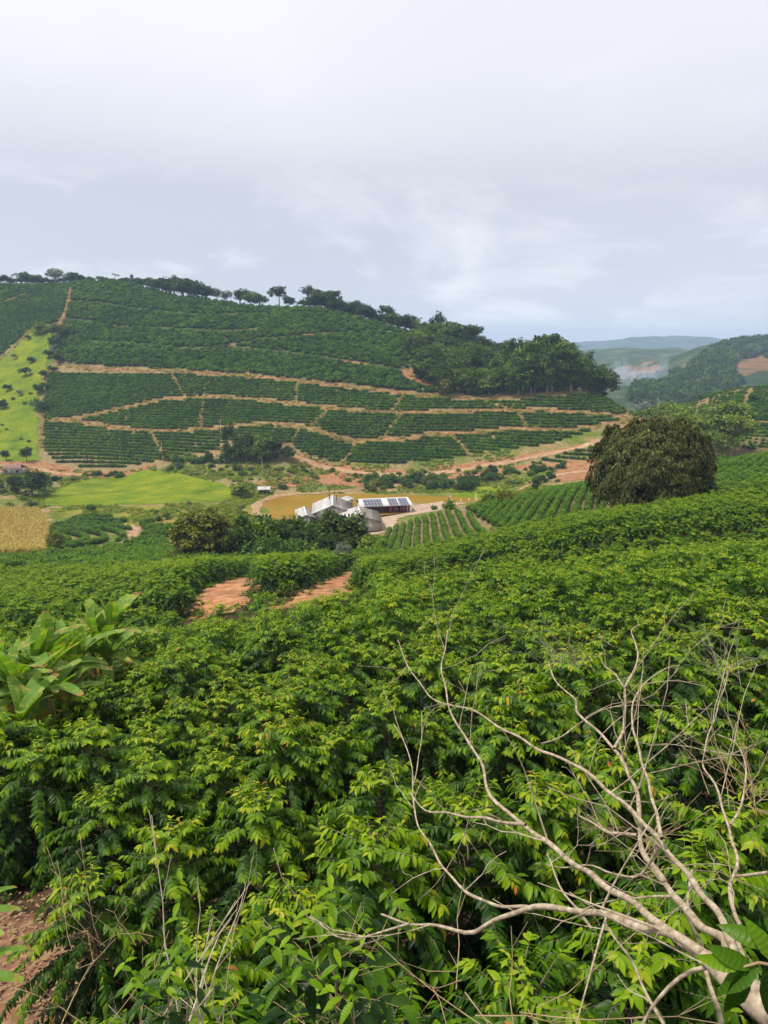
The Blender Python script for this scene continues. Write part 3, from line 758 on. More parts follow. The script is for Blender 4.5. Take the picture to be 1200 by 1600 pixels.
# scattering through geometry nodes: one object for what nobody could count
def gn_scatter(name, pts, rot, scl, idx, meshes, label, base_mat=None):
    me = bpy.data.meshes.new(name)
    me.vertices.add(len(pts)); me.vertices.foreach_set('co', np.asarray(pts, np.float32).ravel())
    for an, ty, vals in (('rz', 'FLOAT', rot), ('sc', 'FLOAT', scl), ('ix', 'INT', idx)):
        at = me.attributes.new(an, ty, 'POINT'); at.data.foreach_set('value', np.asarray(vals, np.float32 if ty == 'FLOAT' else np.int32))
    me.update()
    o = obj(name, me)
    ng = bpy.data.node_groups.new(name + '_nodes', 'GeometryNodeTree')
    ng.interface.new_socket(name='Geometry', in_out='INPUT', socket_type='NodeSocketGeometry')
    ng.interface.new_socket(name='Geometry', in_out='OUTPUT', socket_type='NodeSocketGeometry')
    gi = ng.nodes.new('NodeGroupInput'); go = ng.nodes.new('NodeGroupOutput')
    iop = ng.nodes.new('GeometryNodeInstanceOnPoints'); iop.inputs['Pick Instance'].default_value = True
    jn = ng.nodes.new('GeometryNodeJoinGeometry')
    for me2 in reversed(meshes):
        so = bpy.data.objects.new(name + '_source', me2)
        oi = ng.nodes.new('GeometryNodeObjectInfo'); oi.inputs['Object'].default_value = so; oi.inputs['As Instance'].default_value = True
        ng.links.new(oi.outputs['Geometry'], jn.inputs[0])
    def named(an, ty):
        n = ng.nodes.new('GeometryNodeInputNamedAttribute'); n.data_type = ty; n.inputs['Name'].default_value = an
        return n.outputs['Attribute']
    cx = ng.nodes.new('ShaderNodeCombineXYZ'); ng.links.new(named('rz', 'FLOAT'), cx.inputs[2])
    ng.links.new(cx.outputs[0], iop.inputs['Rotation'])
    cs = ng.nodes.new('ShaderNodeCombineXYZ')
    sc_ = named('sc', 'FLOAT')
    for k in range(3): ng.links.new(sc_, cs.inputs[k])
    ng.links.new(cs.outputs[0], iop.inputs['Scale'])
    ng.links.new(named('ix', 'INT'), iop.inputs['Instance Index'])
    ng.links.new(gi.outputs[0], iop.inputs['Points']); ng.links.new(jn.outputs[0], iop.inputs['Instance'])
    ng.links.new(iop.outputs[0], go.inputs[0])
    md = o.modifiers.new('scatter', 'NODES'); md.node_group = ng
    tag(o, label=label, kind='stuff')
    return o

# rows that follow the contours of the hill
def contour_rows(x0, x1, dx, y0, y1, dz, jit=0.12, seed=0, off=0.0):
    rng = np.random.default_rng(seed)
    xs = np.arange(x0, x1, dx); ys = np.arange(y0, y1, 0.35 if y1 < 200 else 0.6)
    out = []
    for x in xs:
        z_ = (h(np.full(len(ys), x), ys) + off) / dz
        f = np.floor(z_); k = np.nonzero(f[1:] != f[:-1])[0]
        if len(k) == 0: continue
        lev = np.maximum(f[k], f[k + 1]); t = (lev - z_[k]) / (z_[k + 1] - z_[k] + 1e-9)
        yy = ys[k] + (ys[k + 1] - ys[k]) * np.clip(t, 0, 1)
        out.append(np.stack([np.full(len(k), x), yy, lev], 1))
    P = np.concatenate(out)
    P[:, 0] += rng.normal(0, jit * dx, len(P)); P[:, 1] += rng.normal(0, jit * 0.8, len(P))
    return P
def line_rows(cx, cy, ang, spacing, along, half_w, half_l, seed=0, jit=0.12):
    rng = np.random.default_rng(seed)
    d = np.array((math.sin(ang), math.cos(ang))); n = np.array((d[1], -d[0]))
    a = np.arange(-half_w, half_w, spacing); b_ = np.arange(-half_l, half_l, along)
    A_, B_ = np.meshgrid(a, b_)
    A2 = A_ + rng.normal(0, jit * 0.5, A_.shape) + 0.5 * np.sin(B_ * 0.05 + A_ * 0.02); B2 = B_ + rng.normal(0, jit, B_.shape)
    X = cx + A2 * n[0] + B2 * d[0]; Y = cy + A2 * n[1] + B2 * d[1]
    return np.stack([X.ravel(), Y.ravel(), A_.ravel()], 1)
def gpx(P):
    Z = h(P[:, 0], P[:, 1]); return proj(P[:, 0], P[:, 1], Z) + (Z,)
def off_roads(P, extra=0.5):
    ok = np.ones(len(P), bool)
    for L, w in ROADS:
        bb = (P[:, 0] > L[:, 0].min() - 8) & (P[:, 0] < L[:, 0].max() + 8) & (P[:, 1] > L[:, 1].min() - 8) & (P[:, 1] < L[:, 1].max() + 8)
        ix = np.nonzero(bb)[0]
        for s in range(0, len(ix), 4000):
            j = ix[s:s + 4000]
            d = np.min(np.hypot(P[j, 0][:, None] - L[None, :, 0], P[j, 1][:, None] - L[None, :, 1]), axis=1)
            ok[j[d < w + extra]] = False
    return ok
def pick(P, poly, ymin=0, ymax=1e9, gaps=0.02, seed=3):
    px, py, Z = gpx(P)
    ok = in_poly(px, py, poly) & (P[:, 1] > ymin) & (P[:, 1] < ymax) & (np.random.default_rng(seed).random(len(P)) > gaps)
    return P[ok]
def open_track(px, py):
    bad = np.zeros(len(px), bool)
    for poly in (TRK_A, TRK_B):
        for s_ in (0, -8, -16, -24, -32):
            bad |= in_poly(px, py + s_, poly)
    return bad
BUSH = []      # rows: x, y, z, rot, scale, idx
def add_bushes(P, scale, idx0, nvar, seed, var=0.12, extra=0.4, roads=True):
    rng = np.random.default_rng(seed)
    if roads: P = P[off_roads(P, extra)]
    Z = h(P[:, 0], P[:, 1])
    n = len(P)
    BUSH.append(np.stack([P[:, 0], P[:, 1], Z - 0.05, rng.uniform(0, 6.28, n), scale * (1 + rng.normal(0, var, n)), idx0 + rng.integers(0, nvar, n)], 1))
# indices: 0-4 mid, 5-8 far, 9-12 very far
LOWER = [(76, 583), (270, 585), (400, 592), (520, 606), (680, 624), (800, 628), (830, 622), (945, 614), (993, 642), (985, 652), (940, 668), (860, 694), (760, 706), (690, 718), (600, 726), (545, 726), (500, 716), (462, 702), (455, 692),
         (345, 692), (340, 706), (300, 710), (250, 720), (190, 731), (130, 731), (85, 722), (66, 700), (68, 640)]
P = contour_rows(-260, 170, 1.1, 300, 520, 1.16, seed=1)
add_bushes(pick(P, LOWER), 0.84, 9, 4, 1)
P2 = pick(P, [(770, 738), (860, 716), (945, 690), (960, 700), (945, 712), (850, 730), (790, 742)], 290, 380); add_bushes(P2, 0.8, 9, 4, 2)
UPPER = [(114, 452), (116, 430), (200, 425), (350, 452), (500, 462), (655, 510), (652, 560), (632, 580), (655, 598), (690, 613), (680, 616), (560, 602), (400, 585), (270, 577), (110, 568), (85, 560), (100, 520), (102, 490)]
P = contour_rows(-330, 60, 1.9, 380, 660, 1.10, jit=0.3, seed=4)
Pu = pick(P, UPPER, 395, 652, gaps=0.03)
for ln in ([(190, 452), (280, 461), (400, 473)], [(113, 471), (190, 480), (260, 488), (330, 492), (450, 487)], [(100, 500), (180, 510), (290, 515), (400, 516)], [(130, 533), (200, 537), (290, 545), (350, 541), (440, 528), (530, 521), (650, 523)], [(360, 543), (400, 547), (470, 555), (560, 568), (630, 581)]):
    ROADS.append((smooth_line(line_ground(ln, 395, 640), 1.5)[:, :2], 1.2))
add_bushes(Pu, 1.18, 9, 4, 5, var=0.24, extra=0.7)
P = contour_rows(-640, -230, 1.5, 430, 720, 1.25, seed=6)
add_bushes(pick(P, [(-320, 430), (0, 444), (112, 442), (108, 456), (98, 488), (90, 502), (50, 513), (20, 538), (0, 556), (-320, 610)], 430, 690), 0.95, 9, 4, 7)
P = contour_rows(90, 330, 1.1, 270, 420, 0.66, seed=8)
add_bushes(pick(P, [(1172, 598), (1500, 588), (1500, 702), (1120, 702), (1090, 655), (1055, 642), (1110, 618)], 270, 415), 0.78, 9, 4, 9)
A_POLY = [(596, 850), (604, 832), (640, 817), (680, 805), (718, 799), (724, 799), (770, 832), (740, 842), (600, 872)]
B_POLY = [(727, 796), (800, 780), (870, 766), (920, 752), (945, 775), (950, 812), (830, 832), (785, 832), (745, 808)]
C_POLY = [(1040, 790), (1090, 740), (1104, 722), (1200, 711), (1450, 700), (1450, 770), (1200, 775), (1100, 792)]
add_bushes(pick(line_rows(12, 150, 0.03, 1.75, 0.8, 40, 70, 10), A_POLY, 96, 190, 0.04), 0.50, 5, 4, 11, extra=0.2)
add_bushes(pick(line_rows(32, 150, 0.29, 1.9, 0.8, 50, 70, 12), B_POLY, 96, 210, 0.02), 0.58, 5, 4, 13)
add_bushes(pick(line_rows(70, 130, 0.62, 2.0, 0.85, 60, 70, 14), C_POLY, 94, 185, 0.02), 0.60, 5, 4, 15)
# valley rows on the left
cxy = ground_at(62, 845, 150, 260)[:2]
pts = []
for r in np.arange(4, 60, 5.0):
    a_ = np.arange(-0.9, 1.65, 1.0 / r); pts.append(np.stack([cxy[0] - 6 + r * np.cos(a_) * 0.9, cxy[1] - 12 + r * np.sin(a_) * 1.0, a_ * 0], 1))
D_POLY = [(66, 799), (110, 802), (165, 808), (202, 818), (203, 834), (185, 848), (150, 855), (95, 863), (84, 840), (80, 815)]
add_bushes(pick(np.concatenate(pts), D_POLY, 150, 270), 0.80, 5, 4, 16, extra=0.0)
E_POLY = [(208, 818), (275, 812), (285, 835), (272, 842), (290, 856), (318, 874), (320, 888), (200, 895), (45, 912), (55, 872), (105, 869), (190, 856), (217, 842)]
add_bushes(pick(contour_rows(-110, -20, 1.2, 98, 235, 0.75, seed=17), E_POLY, 98, 240), 0.95, 5, 4, 18, extra=0.2)
add_bushes(pick(contour_rows(-60, 20, 1.2, 98, 200, 0.75, seed=19), [(318, 874), (300, 850), (420, 850), (600, 850), (600, 880), (320, 890)], 98, 190), 0.95, 5, 4, 20)
add_bushes(pick(line_rows(-78, 150, 0.9, 3.0, 1.0, 30, 25, 33), [(-30, 873), (45, 872), (52, 885), (30, 905), (-30, 915)], 90, 200), 0.7, 5, 4, 21, roads=False)
# near slope
P = contour_rows(-75, 85, 1.0, 1.5, 50, 0.70, jit=0.08, seed=22)
px, py, Zg = gpx(P)
ok = (px > -260) & (px < 1460) & (py < 2600)
ok &= ~open_track(px, py)
ok &= ~in_poly(px, py, [(-260, 1410), (30, 1410), (85, 1460), (88, 1600), (60, 1800), (35, 2600), (-260, 2600)])     # bare soil lower left
NEARP = P[ok & (P[:, 1] < 46)]
Pb = line_rows(0, 72, math.pi / 2 + 0.15, 3.7, 0.95, 34, 110, 23)
px, py, Zg = gpx(Pb)
ok = (px > -260) & (px < 1460) & (Pb[:, 1] >= 46) & (Pb[:, 1] < 99)
ok &= ~open_track(px, py)
NEARP = np.concatenate([NEARP, Pb[ok]])
# keep the clay track open towards the viewer, its front row stays low
pxn, pyn, Zn = gpx(NEARP)
rng = np.random.default_rng(5)
dist = np.sqrt(NEARP[:, 0] ** 2 + NEARP[:, 1] ** 2 + Zn ** 2)
NEARS = np.where((NEARP[:, 1] > 50) & (NEARP[:, 0] > -3), 0.9, 1.0) * np.clip(1.0 + rng.normal(0, 0.14, len(NEARP)) * np.where(NEARP[:, 1] > 46, 0.5, 1.0), 0.6, 1.35)
for poly in (TRK_A, TRK_B):
    cxp = np.mean([p[0] for p in poly]); wpx = max(p[0] for p in poly) - min(p[0] for p in poly); lo = max(p[1] for p in poly)
    frontm = (np.abs(pxn - cxp) < wpx * 0.55) & (pyn > lo - 30) & (pyn < lo + 60)
    NEARS[frontm] *= 0.5
ok = (dist > 4.6)
NEARP, Zn, pxn, pyn, dist, NEARS = (a_[ok] for a_ in (NEARP, Zn, pxn, pyn, dist, NEARS))
inside = (pxn > -60) & (pxn < 1260) & (pyn < 2100)
order = np.argsort(np.where(inside, dist, 1e9))
first = order[:300]; rest = order[300:]
n = len(rest)
BUSH.append(np.stack([NEARP[rest, 0], NEARP[rest, 1], Zn[rest] - 0.05, rng.uniform(0, 6.28, n), NEARS[rest], rng.integers(0, 5, n)], 1))
BUSH = np.concatenate(BUSH)
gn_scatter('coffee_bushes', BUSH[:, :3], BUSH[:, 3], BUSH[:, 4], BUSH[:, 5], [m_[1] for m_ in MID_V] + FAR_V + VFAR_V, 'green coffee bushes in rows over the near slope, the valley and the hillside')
print('bushes', len(BUSH), 'near', len(NEARP))
LEAF_TINTS = (0.2, 0.3, 0.42, 0.55, 0.68, 0.8)
LEAF_M = []
for i, ag in enumerate(LEAF_TINTS):
    t_, f_, u_ = leaf_template([0.0, 0.14, 0.36, 0.6, 0.82, 1.0], [0.012, 0.12, 0.185, 0.17, 0.09, 0.004], 0.22 + 0.03 * i, 0.3, 0.014)
    LEAF_M.append(mesh_np('leaf', t_, f_, M['coffee'], tint=np.full(len(t_), ag), uv=u_, smooth=True))
from mathutils import Matrix
def leaf_objects(parent, tr, count, sel=None):
    O, D, Nn, S, T = tr
    if sel is None:
        sel = np.argsort(-(O[:, 2] + 0.8 * np.hypot(O[:, 0], O[:, 1])))[:count]
    D = unit(D); X = unit(np.cross(D, Nn)); Zx = np.cross(X, D)
    for k in sel:
        o = bpy.data.objects.new('leaf', LEAF_M[int(np.argmin(np.abs(np.array(LEAF_TINTS) - T[k])))])
        R3 = Matrix(((X[k, 0], D[k, 0], Zx[k, 0], 0), (X[k, 1], D[k, 1], Zx[k, 1], 0), (X[k, 2], D[k, 2], Zx[k, 2], 0), (0, 0, 0, 1)))
        o.matrix_basis = Matrix.Translation(Vector(O[k])) @ R3 @ Matrix.Scale(float(S[k]), 4)
        link(o, parent)
NEAR_REST = []
for (stem, br, fol, tr) in NEAR_V:                    # the same bush with its outermost leaves taken out, for the nearest bushes
    O, D, Nn, S, T = tr
    sel = np.argsort(-(O[:, 2] + 0.8 * np.hypot(O[:, 0], O[:, 1])))[:90]
    keep = np.ones(len(O), bool); keep[sel] = False
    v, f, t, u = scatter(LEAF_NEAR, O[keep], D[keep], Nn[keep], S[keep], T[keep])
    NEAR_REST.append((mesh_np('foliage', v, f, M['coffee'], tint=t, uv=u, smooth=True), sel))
for q, k in enumerate(first):
    e = empty('coffee_bush', (NEARP[k, 0], NEARP[k, 1], Zn[k] - 0.05), random.uniform(0, 6.28), float(NEARS[k]))
    tag(e, 'glossy dark green coffee bush with lighter shoots in the close rows of the near slope', 'coffee bush', 'coffee bushes on the near slope')
    if q < 110:
        v = NEAR_V[q % 4]; vi = q % 4
        obj('stem', v[0], e); obj('branches', v[1], e)
        if q < 10:
            o = obj('foliage', NEAR_REST[vi][0], e); o['kind'] = 'stuff'
            leaf_objects(e, v[3], 90, NEAR_REST[vi][1])
        else:
            obj('foliage', v[2], e)
    else:
        v = MID_V[q % 5]
        obj('stem', v[0], e); obj('foliage', v[1], e)

# ------------------------------------------------------------------ trees
def crown(seed, lobes, nclump, per, leaf, crad, mat, droop=0.2, tintvar=0.16, core=0.6, tall=1.0, tpl=CARD, flat=1.0, shell=(0.8, 1.05)):
    """leaf sprays in clumps on a set of lobes (cx,cy,cz,rx,ry,rz)"""
    rng = np.random.default_rng(seed)
    parts = []
    wts = np.array([l[3] * l[4] + l[4] * l[5] for l in lobes]); wts /= wts.sum()
    O = []; D = []; Nn = []; T = []; S = []
    li = rng.choice(len(lobes), nclump, p=wts)
    for q in li:
        cx, cy, cz, rx, ry, rz = lobes[q]
        d = rng.normal(0, 1, 3); d[2] = d[2] * 0.8 + 0.25; d /= np.linalg.norm(d)
        r = rng.uniform(*shell)
        cc = np.array((cx + d[0] * rx * r, cy + d[1] * ry * r, cz + d[2] * rz * r))
        k = int(per * rng.uniform(0.6, 1.4))
        off = rng.normal(0, 1, (k, 3)); off *= (rng.random((k, 1)) ** 0.4) / (np.linalg.norm(off, axis=1, keepdims=True) + 1e-9)
        off[:, 2] *= flat
        O.append(cc + off * crad); D.append(off + d * 0.6 + np.array((0, 0, -droop)) + rng.normal(0, 0.35, (k, 3)))
        Nn.append(d + np.array((0, 0, 0.6)) + rng.normal(0, 0.3, (k, 3)))
        ct = rng.normal(0, tintvar)
        T.append(np.clip(0.45 + ct + rng.normal(0, 0.10, k) + 0.10 * off[:, 2], 0, 1)); S.append(leaf * rng.uniform(0.6, 1.35, k))
    O, D, Nn, T, S = map(np.concatenate, (O, D, Nn, T, S))
    D[:, 2] *= tall
    parts.append(scatter(tpl, O, D, Nn, S, T))
    if core:
        for (cx, cy, cz, rx, ry, rz) in lobes:
            parts.append(core_blob(rng, cx, cy, cz, rx * core, ry * core, rz * core, 8, 5, 0.05))
    v, f, t, u = merge(parts)
    return mesh_np('crown', v, f, mat, tint=t, uv=u)
def trunk(seed, H, r, limbs, mat, lean=0.03, base=0.0):
    rng = np.random.default_rng(seed)
    b = np.array((rng.normal(0, lean) * H, rng.normal(0, lean) * H, H))
    main = np.array([(0, 0, -0.6), b * 0.33 + (rng.normal(0, .02) * H, 0, 0), b * 0.66, b]) ; main[0, :2] = 0
    tb = [(main, np.array((r * 1.25, r, r * 0.75, r * 0.4)))]
    for (tx, ty, tz) in limbs:
        s = rng.uniform(0.45, 0.85); p0 = b * s; p1 = np.array((tx, ty, tz)); mid = (p0 + p1) / 2 + rng.normal(0, 0.04 * H, 3) - np.array((0, 0, 0.03 * H))
        tb.append((np.array([p0, mid, p1]), np.array((r * 0.5, r * 0.34, r * 0.12))))
    return tubes_mesh('trunk', tb, mat, 6)
def ring_lobes(rng, n, R, z0, z1, r, flat=0.75):
    L = []
    for i in range(n):
        a = rng.uniform(0, 6.28); q = math.sqrt(rng.random()) * R
        zz_ = rng.uniform(z0, z1) * (1 - 0.25 * q / max(R, 1e-3)); rr = r * rng.uniform(0.75, 1.2)
        L.append((q * math.cos(a), q * math.sin(a), zz_, rr, rr * rng.uniform(.85, 1.1), rr * flat))
    return L
# every kind is built 1 unit tall in tens: heights are scaled per tree (height 10 here)
KIND = {}
def kind_add(name, crown_me, trunk_me): KIND.setdefault(name, []).append((crown_me, trunk_me))
for i in range(5):
    rng = np.random.default_rng(500 + i)
    L = ring_lobes(rng, 7, 2.3, 4.6, 7.8, 2.0, 0.8)
    for mt, nm in ((M['leaf_dark'], 'round_dark'), (M['leaf_mid'], 'round_mid')):
        kind_add(nm, crown(510 + i, L, 80, 26, 0.62, 0.75, mt), trunk(520 + i, 6.0, 0.26, [(l[0], l[1], l[2]) for l in L[:5]], M['bark']))
for i in range(3):
    rng = np.random.default_rng(530 + i)
    L = ring_lobes(rng, 9, 3.7, 7.0, 8.9, 1.7, 0.6)
    kind_add('umbrella', crown(531 + i, L, 75, 24, 0.55, 0.7, M['leaf_dark'], flat=0.5, core=0.45), trunk(540 + i, 7.0, 0.24, [(l[0], l[1], l[2] - 0.3) for l in L], M['bark_light']))
for i in range(2):
    rng = np.random.default_rng(545 + i)
    L = ring_lobes(rng, 5, 3.4, 7.4, 9.2, 0.9, 0.4)
    kind_add('sparse', crown(546 + i, L, 26, 16, 0.5, 0.6, M['leaf_grey' if i else 'leaf_dark'], flat=0.5, core=0), trunk(547 + i, 7.4, 0.15, [(l[0], l[1], l[2]) for l in L], M['bark_light']))
for i in range(2):
    rng = np.random.default_rng(550 + i)
    L = ring_lobes(rng, 7, 2.4, 4.4, 7.2, 1.8, 0.8)
    kind_add('grey', crown(551 + i, L, 55, 24, 0.55, 0.8, M['leaf_grey'], core=0.4), trunk(552 + i, 6.0, 0.2, [(l[0], l[1], l[2]) for l in L], M['bark_light']))
for i in range(4):
    rng = np.random.default_rng(560 + i)
    L = [(rng.normal(0, .55), rng.normal(0, .55), zz_, r_, r_ * rng.uniform(.85, 1.1), r_ * 1.15) for zz_, r_ in ((2.4, 1.2), (3.4, 1.3), (4.4, 1.3), (5.4, 1.5), (6.5, 1.35), (7.6, 1.15), (8.6, 0.85), (9.3, 0.5), (6.0, 1.3))]
    L += [(rng.normal(0, 1.3), rng.normal(0, 1.3), rng.uniform(2.2, 7.8), 0.8, 0.8, 1.0) for _ in range(6)]
    for mt, nm in ((M['leaf_mid'], 'eucalypt'),):
        kind_add(nm, crown(561 + i, L, 150, 26, 0.40, 0.52, mt, droop=0.8, core=0.5), trunk(562 + i, 9.2, 0.14, [(l[0], l[1], l[2]) for l in L[:6]], M['bark_light'], lean=0.01))
for i in range(3):
    rng = np.random.default_rng(570 + i)
    L = ring_lobes(rng, 9, 2.6, 4.0, 8.8, 1.25, 0.7)
    kind_add('feathery', crown(571 + i, L, 110, 24, 0.40, 0.7, M['leaf_light'], core=0.25, flat=0.6), trunk(572 + i, 7.5, 0.17, [(l[0], l[1], l[2]) for l in L], M['bark_light']))
for i in range(4):
    rng = np.random.default_rng(580 + i)
    L = ring_lobes(rng, 5, 3.2, 2.5, 6.0, 3.0, 0.9)
    kind_add('shrub', crown(581 + i, L, 55, 22, 1.25, 1.5, M['bush']), trunk(582 + i, 4.5, 0.22, [(l[0], l[1], l[2]) for l in L[:4]], M['bark']))
    kind_add('olive_shrub', crown(584 + i, L, 50, 22, 1.1, 1.5, M['leaf_olive']), trunk(582 + i, 4.5, 0.22, [(l[0], l[1], l[2]) for l in L[:4]], M['bark']))
    L = ring_lobes(rng, 5, 3.2, 2.5, 6.0, 3.0, 0.9)
    kind_add('light_shrub', crown(588 + i, L, 55, 22, 1.2, 1.5, M['leaf_light']), trunk(582 + i, 4.5, 0.22, [(l[0], l[1], l[2]) for l in L[:4]], M['bark']))
_kc = {}
def tree(kind, x, y, H, label, group=None, name='tree', cat='tree', wide=1.0, dz=0.0, z0=None):
    k = _kc.get(kind, random.randint(0, 9)); _kc[kind] = k + 1
    cr, tr = KIND[kind][k % len(KIND[kind])]
    s = H / 10.0
    e = empty(name, (x, y, (float(h(x, y)) if z0 is None else z0) + dz), random.uniform(0, 6.28), (s * wide, s * wide, s))
    tag(e, label, cat, group)
    obj('crown', cr, e); obj('trunk', tr, e)
    return e
def crest(px, ymin=340, ymax=700):
    a, _ = ray(px, 600); Ys = np.arange(ymin, ymax, 1.0)
    r = h(a * Ys, Ys) / Ys; k = int(np.argmax(r)); return a, Ys[k]
def ridge_tree(kind, px, top, label, wide=1.0, back=6.0, group=None, name='tree'):
    a, Y = crest(px); Y += back
    X = a * Y; Z = float(h(X, Y)); _, b = ray(px, top); H = b * Y - Z
    return tree(kind, X, Y, max(3.0, H), label, group, wide=wide, name=name)
RL = 'trees along the ridge'
for kind, px, top, w, lab, back in (
    ('round_dark', -12, 436, 1.2, 'low dark tree cut by the left frame edge on the ridge', 8),
    ('round_mid', 10, 433, 1.1, 'low round green tree at the far left end of the ridge', 8),
    ('round_dark', 27, 429, 1.1, 'dark tree second from the left end of the ridge', 8),
    ('sparse', 43, 424, 0.6, 'small spindly dark tree leaning beside the taller dark crown on the left ridge', 6),
    ('round_dark', 56, 423, 1.0, 'taller dark crown on the ridge left of the grey umbrella tree', 6),
    ('round_mid', 71, 428, 1.0, 'mid-sized green tree on the ridge just left of the grey umbrella tree', 8),
    ('round_dark', 84, 433, 1.0, 'small dark tree close on the left of the grey umbrella tree', 8),
    ('grey', 101, 413, 1.1, 'tallest greyish spreading tree above the top of the dirt track on the left ridge', 4),
    ('sparse', 113, 425, 0.6, 'thin bare pale tree at the head of the dirt track on the ridge', 3),
    ('round_dark', 126, 424, 1.1, 'dark tree on the ridge just right of the dirt track head', 7),
    ('round_dark', 141, 429, 1.1, 'dark spreading tree second right of the dirt track head', 8),
    ('round_mid', 155, 432, 1.2, 'low green tree third right of the dirt track head', 8),
    ('round_mid', 171, 433, 1.2, 'low green ridge tree just left of the sparse tall tree', 8),
    ('sparse', 192, 426, 1.0, 'sparse open tree with bare branches standing above the low ridge trees', 6),
    ('umbrella', 218, 429, 0.35, 'small flat-topped tree on a thin trunk above the ridge line', 6),
    ('round_dark', 208, 437, 1.1, 'low dark bush-like tree beneath the small flat-topped tree', 9),
    ('round_mid', 226, 437, 1.1, 'low green tree right of the small flat-topped tree', 9),
    ('round_mid', 246, 435, 1.2, 'yellowish green rounded tree just left of the big dark trees on the ridge', 8),
    ('round_dark', 258, 433, 0.9, 'small dark tree touching the big dark clump on the ridge', 8),
    ('round_dark', 275, 427, 1.2, 'leftmost and tallest of the big dark trees right of the hilltop', 6),
    ('round_dark', 294, 431, 1.2, 'second of the big dark trees right of the hilltop', 5),
    ('round_dark', 311, 436, 1.2, 'third of the big dark trees right of the hilltop', 4),
    ('round_dark', 326, 445, 1.2, 'lowest of the big dark trees right of the hilltop', 3),
    ('grey', 346, 449, 1.0, 'left one of the pale grey-leaved pair on the ridge', 5),
    ('grey', 359, 451, 1.0, 'right one of the pale grey-leaved pair on the ridge', 5),
    ('round_dark', 380, 449, 1.1, 'round dark tree alone between the pale pair and the green trees', 6),
    ('round_mid', 396, 456, 1.0, 'small green tree on the low saddle of the ridge', 7),
    ('round_mid', 409, 452, 1.3, 'bright green broad tree left of the umbrella tree on the saddle', 6),
    ('umbrella', 440, 444, 1.0, 'umbrella-shaped dark tree standing free on the saddle of the ridge', 5),
    ('round_dark', 455, 460, 0.8, 'tiny dark tree right beside the free-standing umbrella tree', 6),
    ('umbrella', 490, 444, 0.95, 'large dark umbrella tree that starts the wooded descent of the ridge', 4),
    ('round_dark', 505, 452, 1.2, 'dark rounded tree under the large umbrella tree', 4),
    ('umbrella', 525, 451, 1.0, 'grey-green flat-crowned tree right of the large dark umbrella tree', 9),
    ('round_mid', 532, 462, 1.3, 'green tree below the grey-green flat crown', 3),
    ('round_dark', 549, 466, 1.2, 'dark tree on the descending ridge after the flat crowns', 4),
    ('round_dark', 566, 471, 1.2, 'dark full tree midway down the wooded ridge', 4),
    ('round_dark', 582, 479, 1.0, 'low dark tree midway down the wooded ridge', 4),
    ('umbrella', 603, 474, 0.9, 'broad-topped tree with olive crown on the descending ridge', 5),
    ('round_mid', 612, 486, 1.2, 'green tree under the broad olive crown on the ridge', 3),
    ('round_dark', 632, 488, 1.2, 'dark tree between the broad crown and the tall flat tree', 4),
    ('feathery', 652, 488, 0.9, 'loose-crowned tree with a pale trunk left of the tall flat tree', 4),
    ('umbrella', 683, 483, 0.55, 'tall flat-topped tree rising highest over the start of the grove', 12),
    ('round_mid', 668, 500, 1.2, 'green tree at the foot of the tall flat-topped tree', 4),
    ('round_mid', 696, 497, 1.2, 'rounded green tree just right of the tall flat-topped tree', 6),
    ('round_dark', 714, 506, 1.2, 'dark tree in the skyline of the grove left of its humped crown', 6),
    ('umbrella', 732, 502, 0.8, 'humped dark crown in the skyline of the grove', 8),
    ('sparse', 748, 516, 0.8, 'thin bare-topped tree next to the humped dark crown', 8),
    ('round_dark', 762, 522, 1.1, 'dark low tree in the dip of the grove skyline', 6),
    ('round_mid', 780, 527, 1.1, 'green tree in the dip of the grove skyline', 6)):
    ridge_tree(kind, px, top - 3, lab, w * (0.95 if kind == 'umbrella' else 1.25), back * 0.6)
# filler wood behind the ridge line: low trees one can hardly tell apart
for px in list(range(-60, 335, 10)):
    ridge_tree('round_dark' if px % 2 else 'round_mid', px + random.uniform(-3, 3), 431 + max(0, px - 250) * 0.12 + random.uniform(-2, 3), 'low tree in the continuous belt behind the hilltop', 1.5, 9, 'low trees of the belt behind the hilltop')
for px in range(476, 780, 7):
    ridge_tree(random.choice(['round_dark', 'round_mid', 'round_dark', 'feathery']), px + random.uniform(-3, 3), np.interp(px, [476, 525, 600, 650, 700, 780], [463, 468, 489, 500, 510, 532]) + random.uniform(-4, 5), 'low tree in the wooded band running down the ridge', 1.5, random.choice([2, 5, 8]), 'low trees of the wooded band down the ridge')
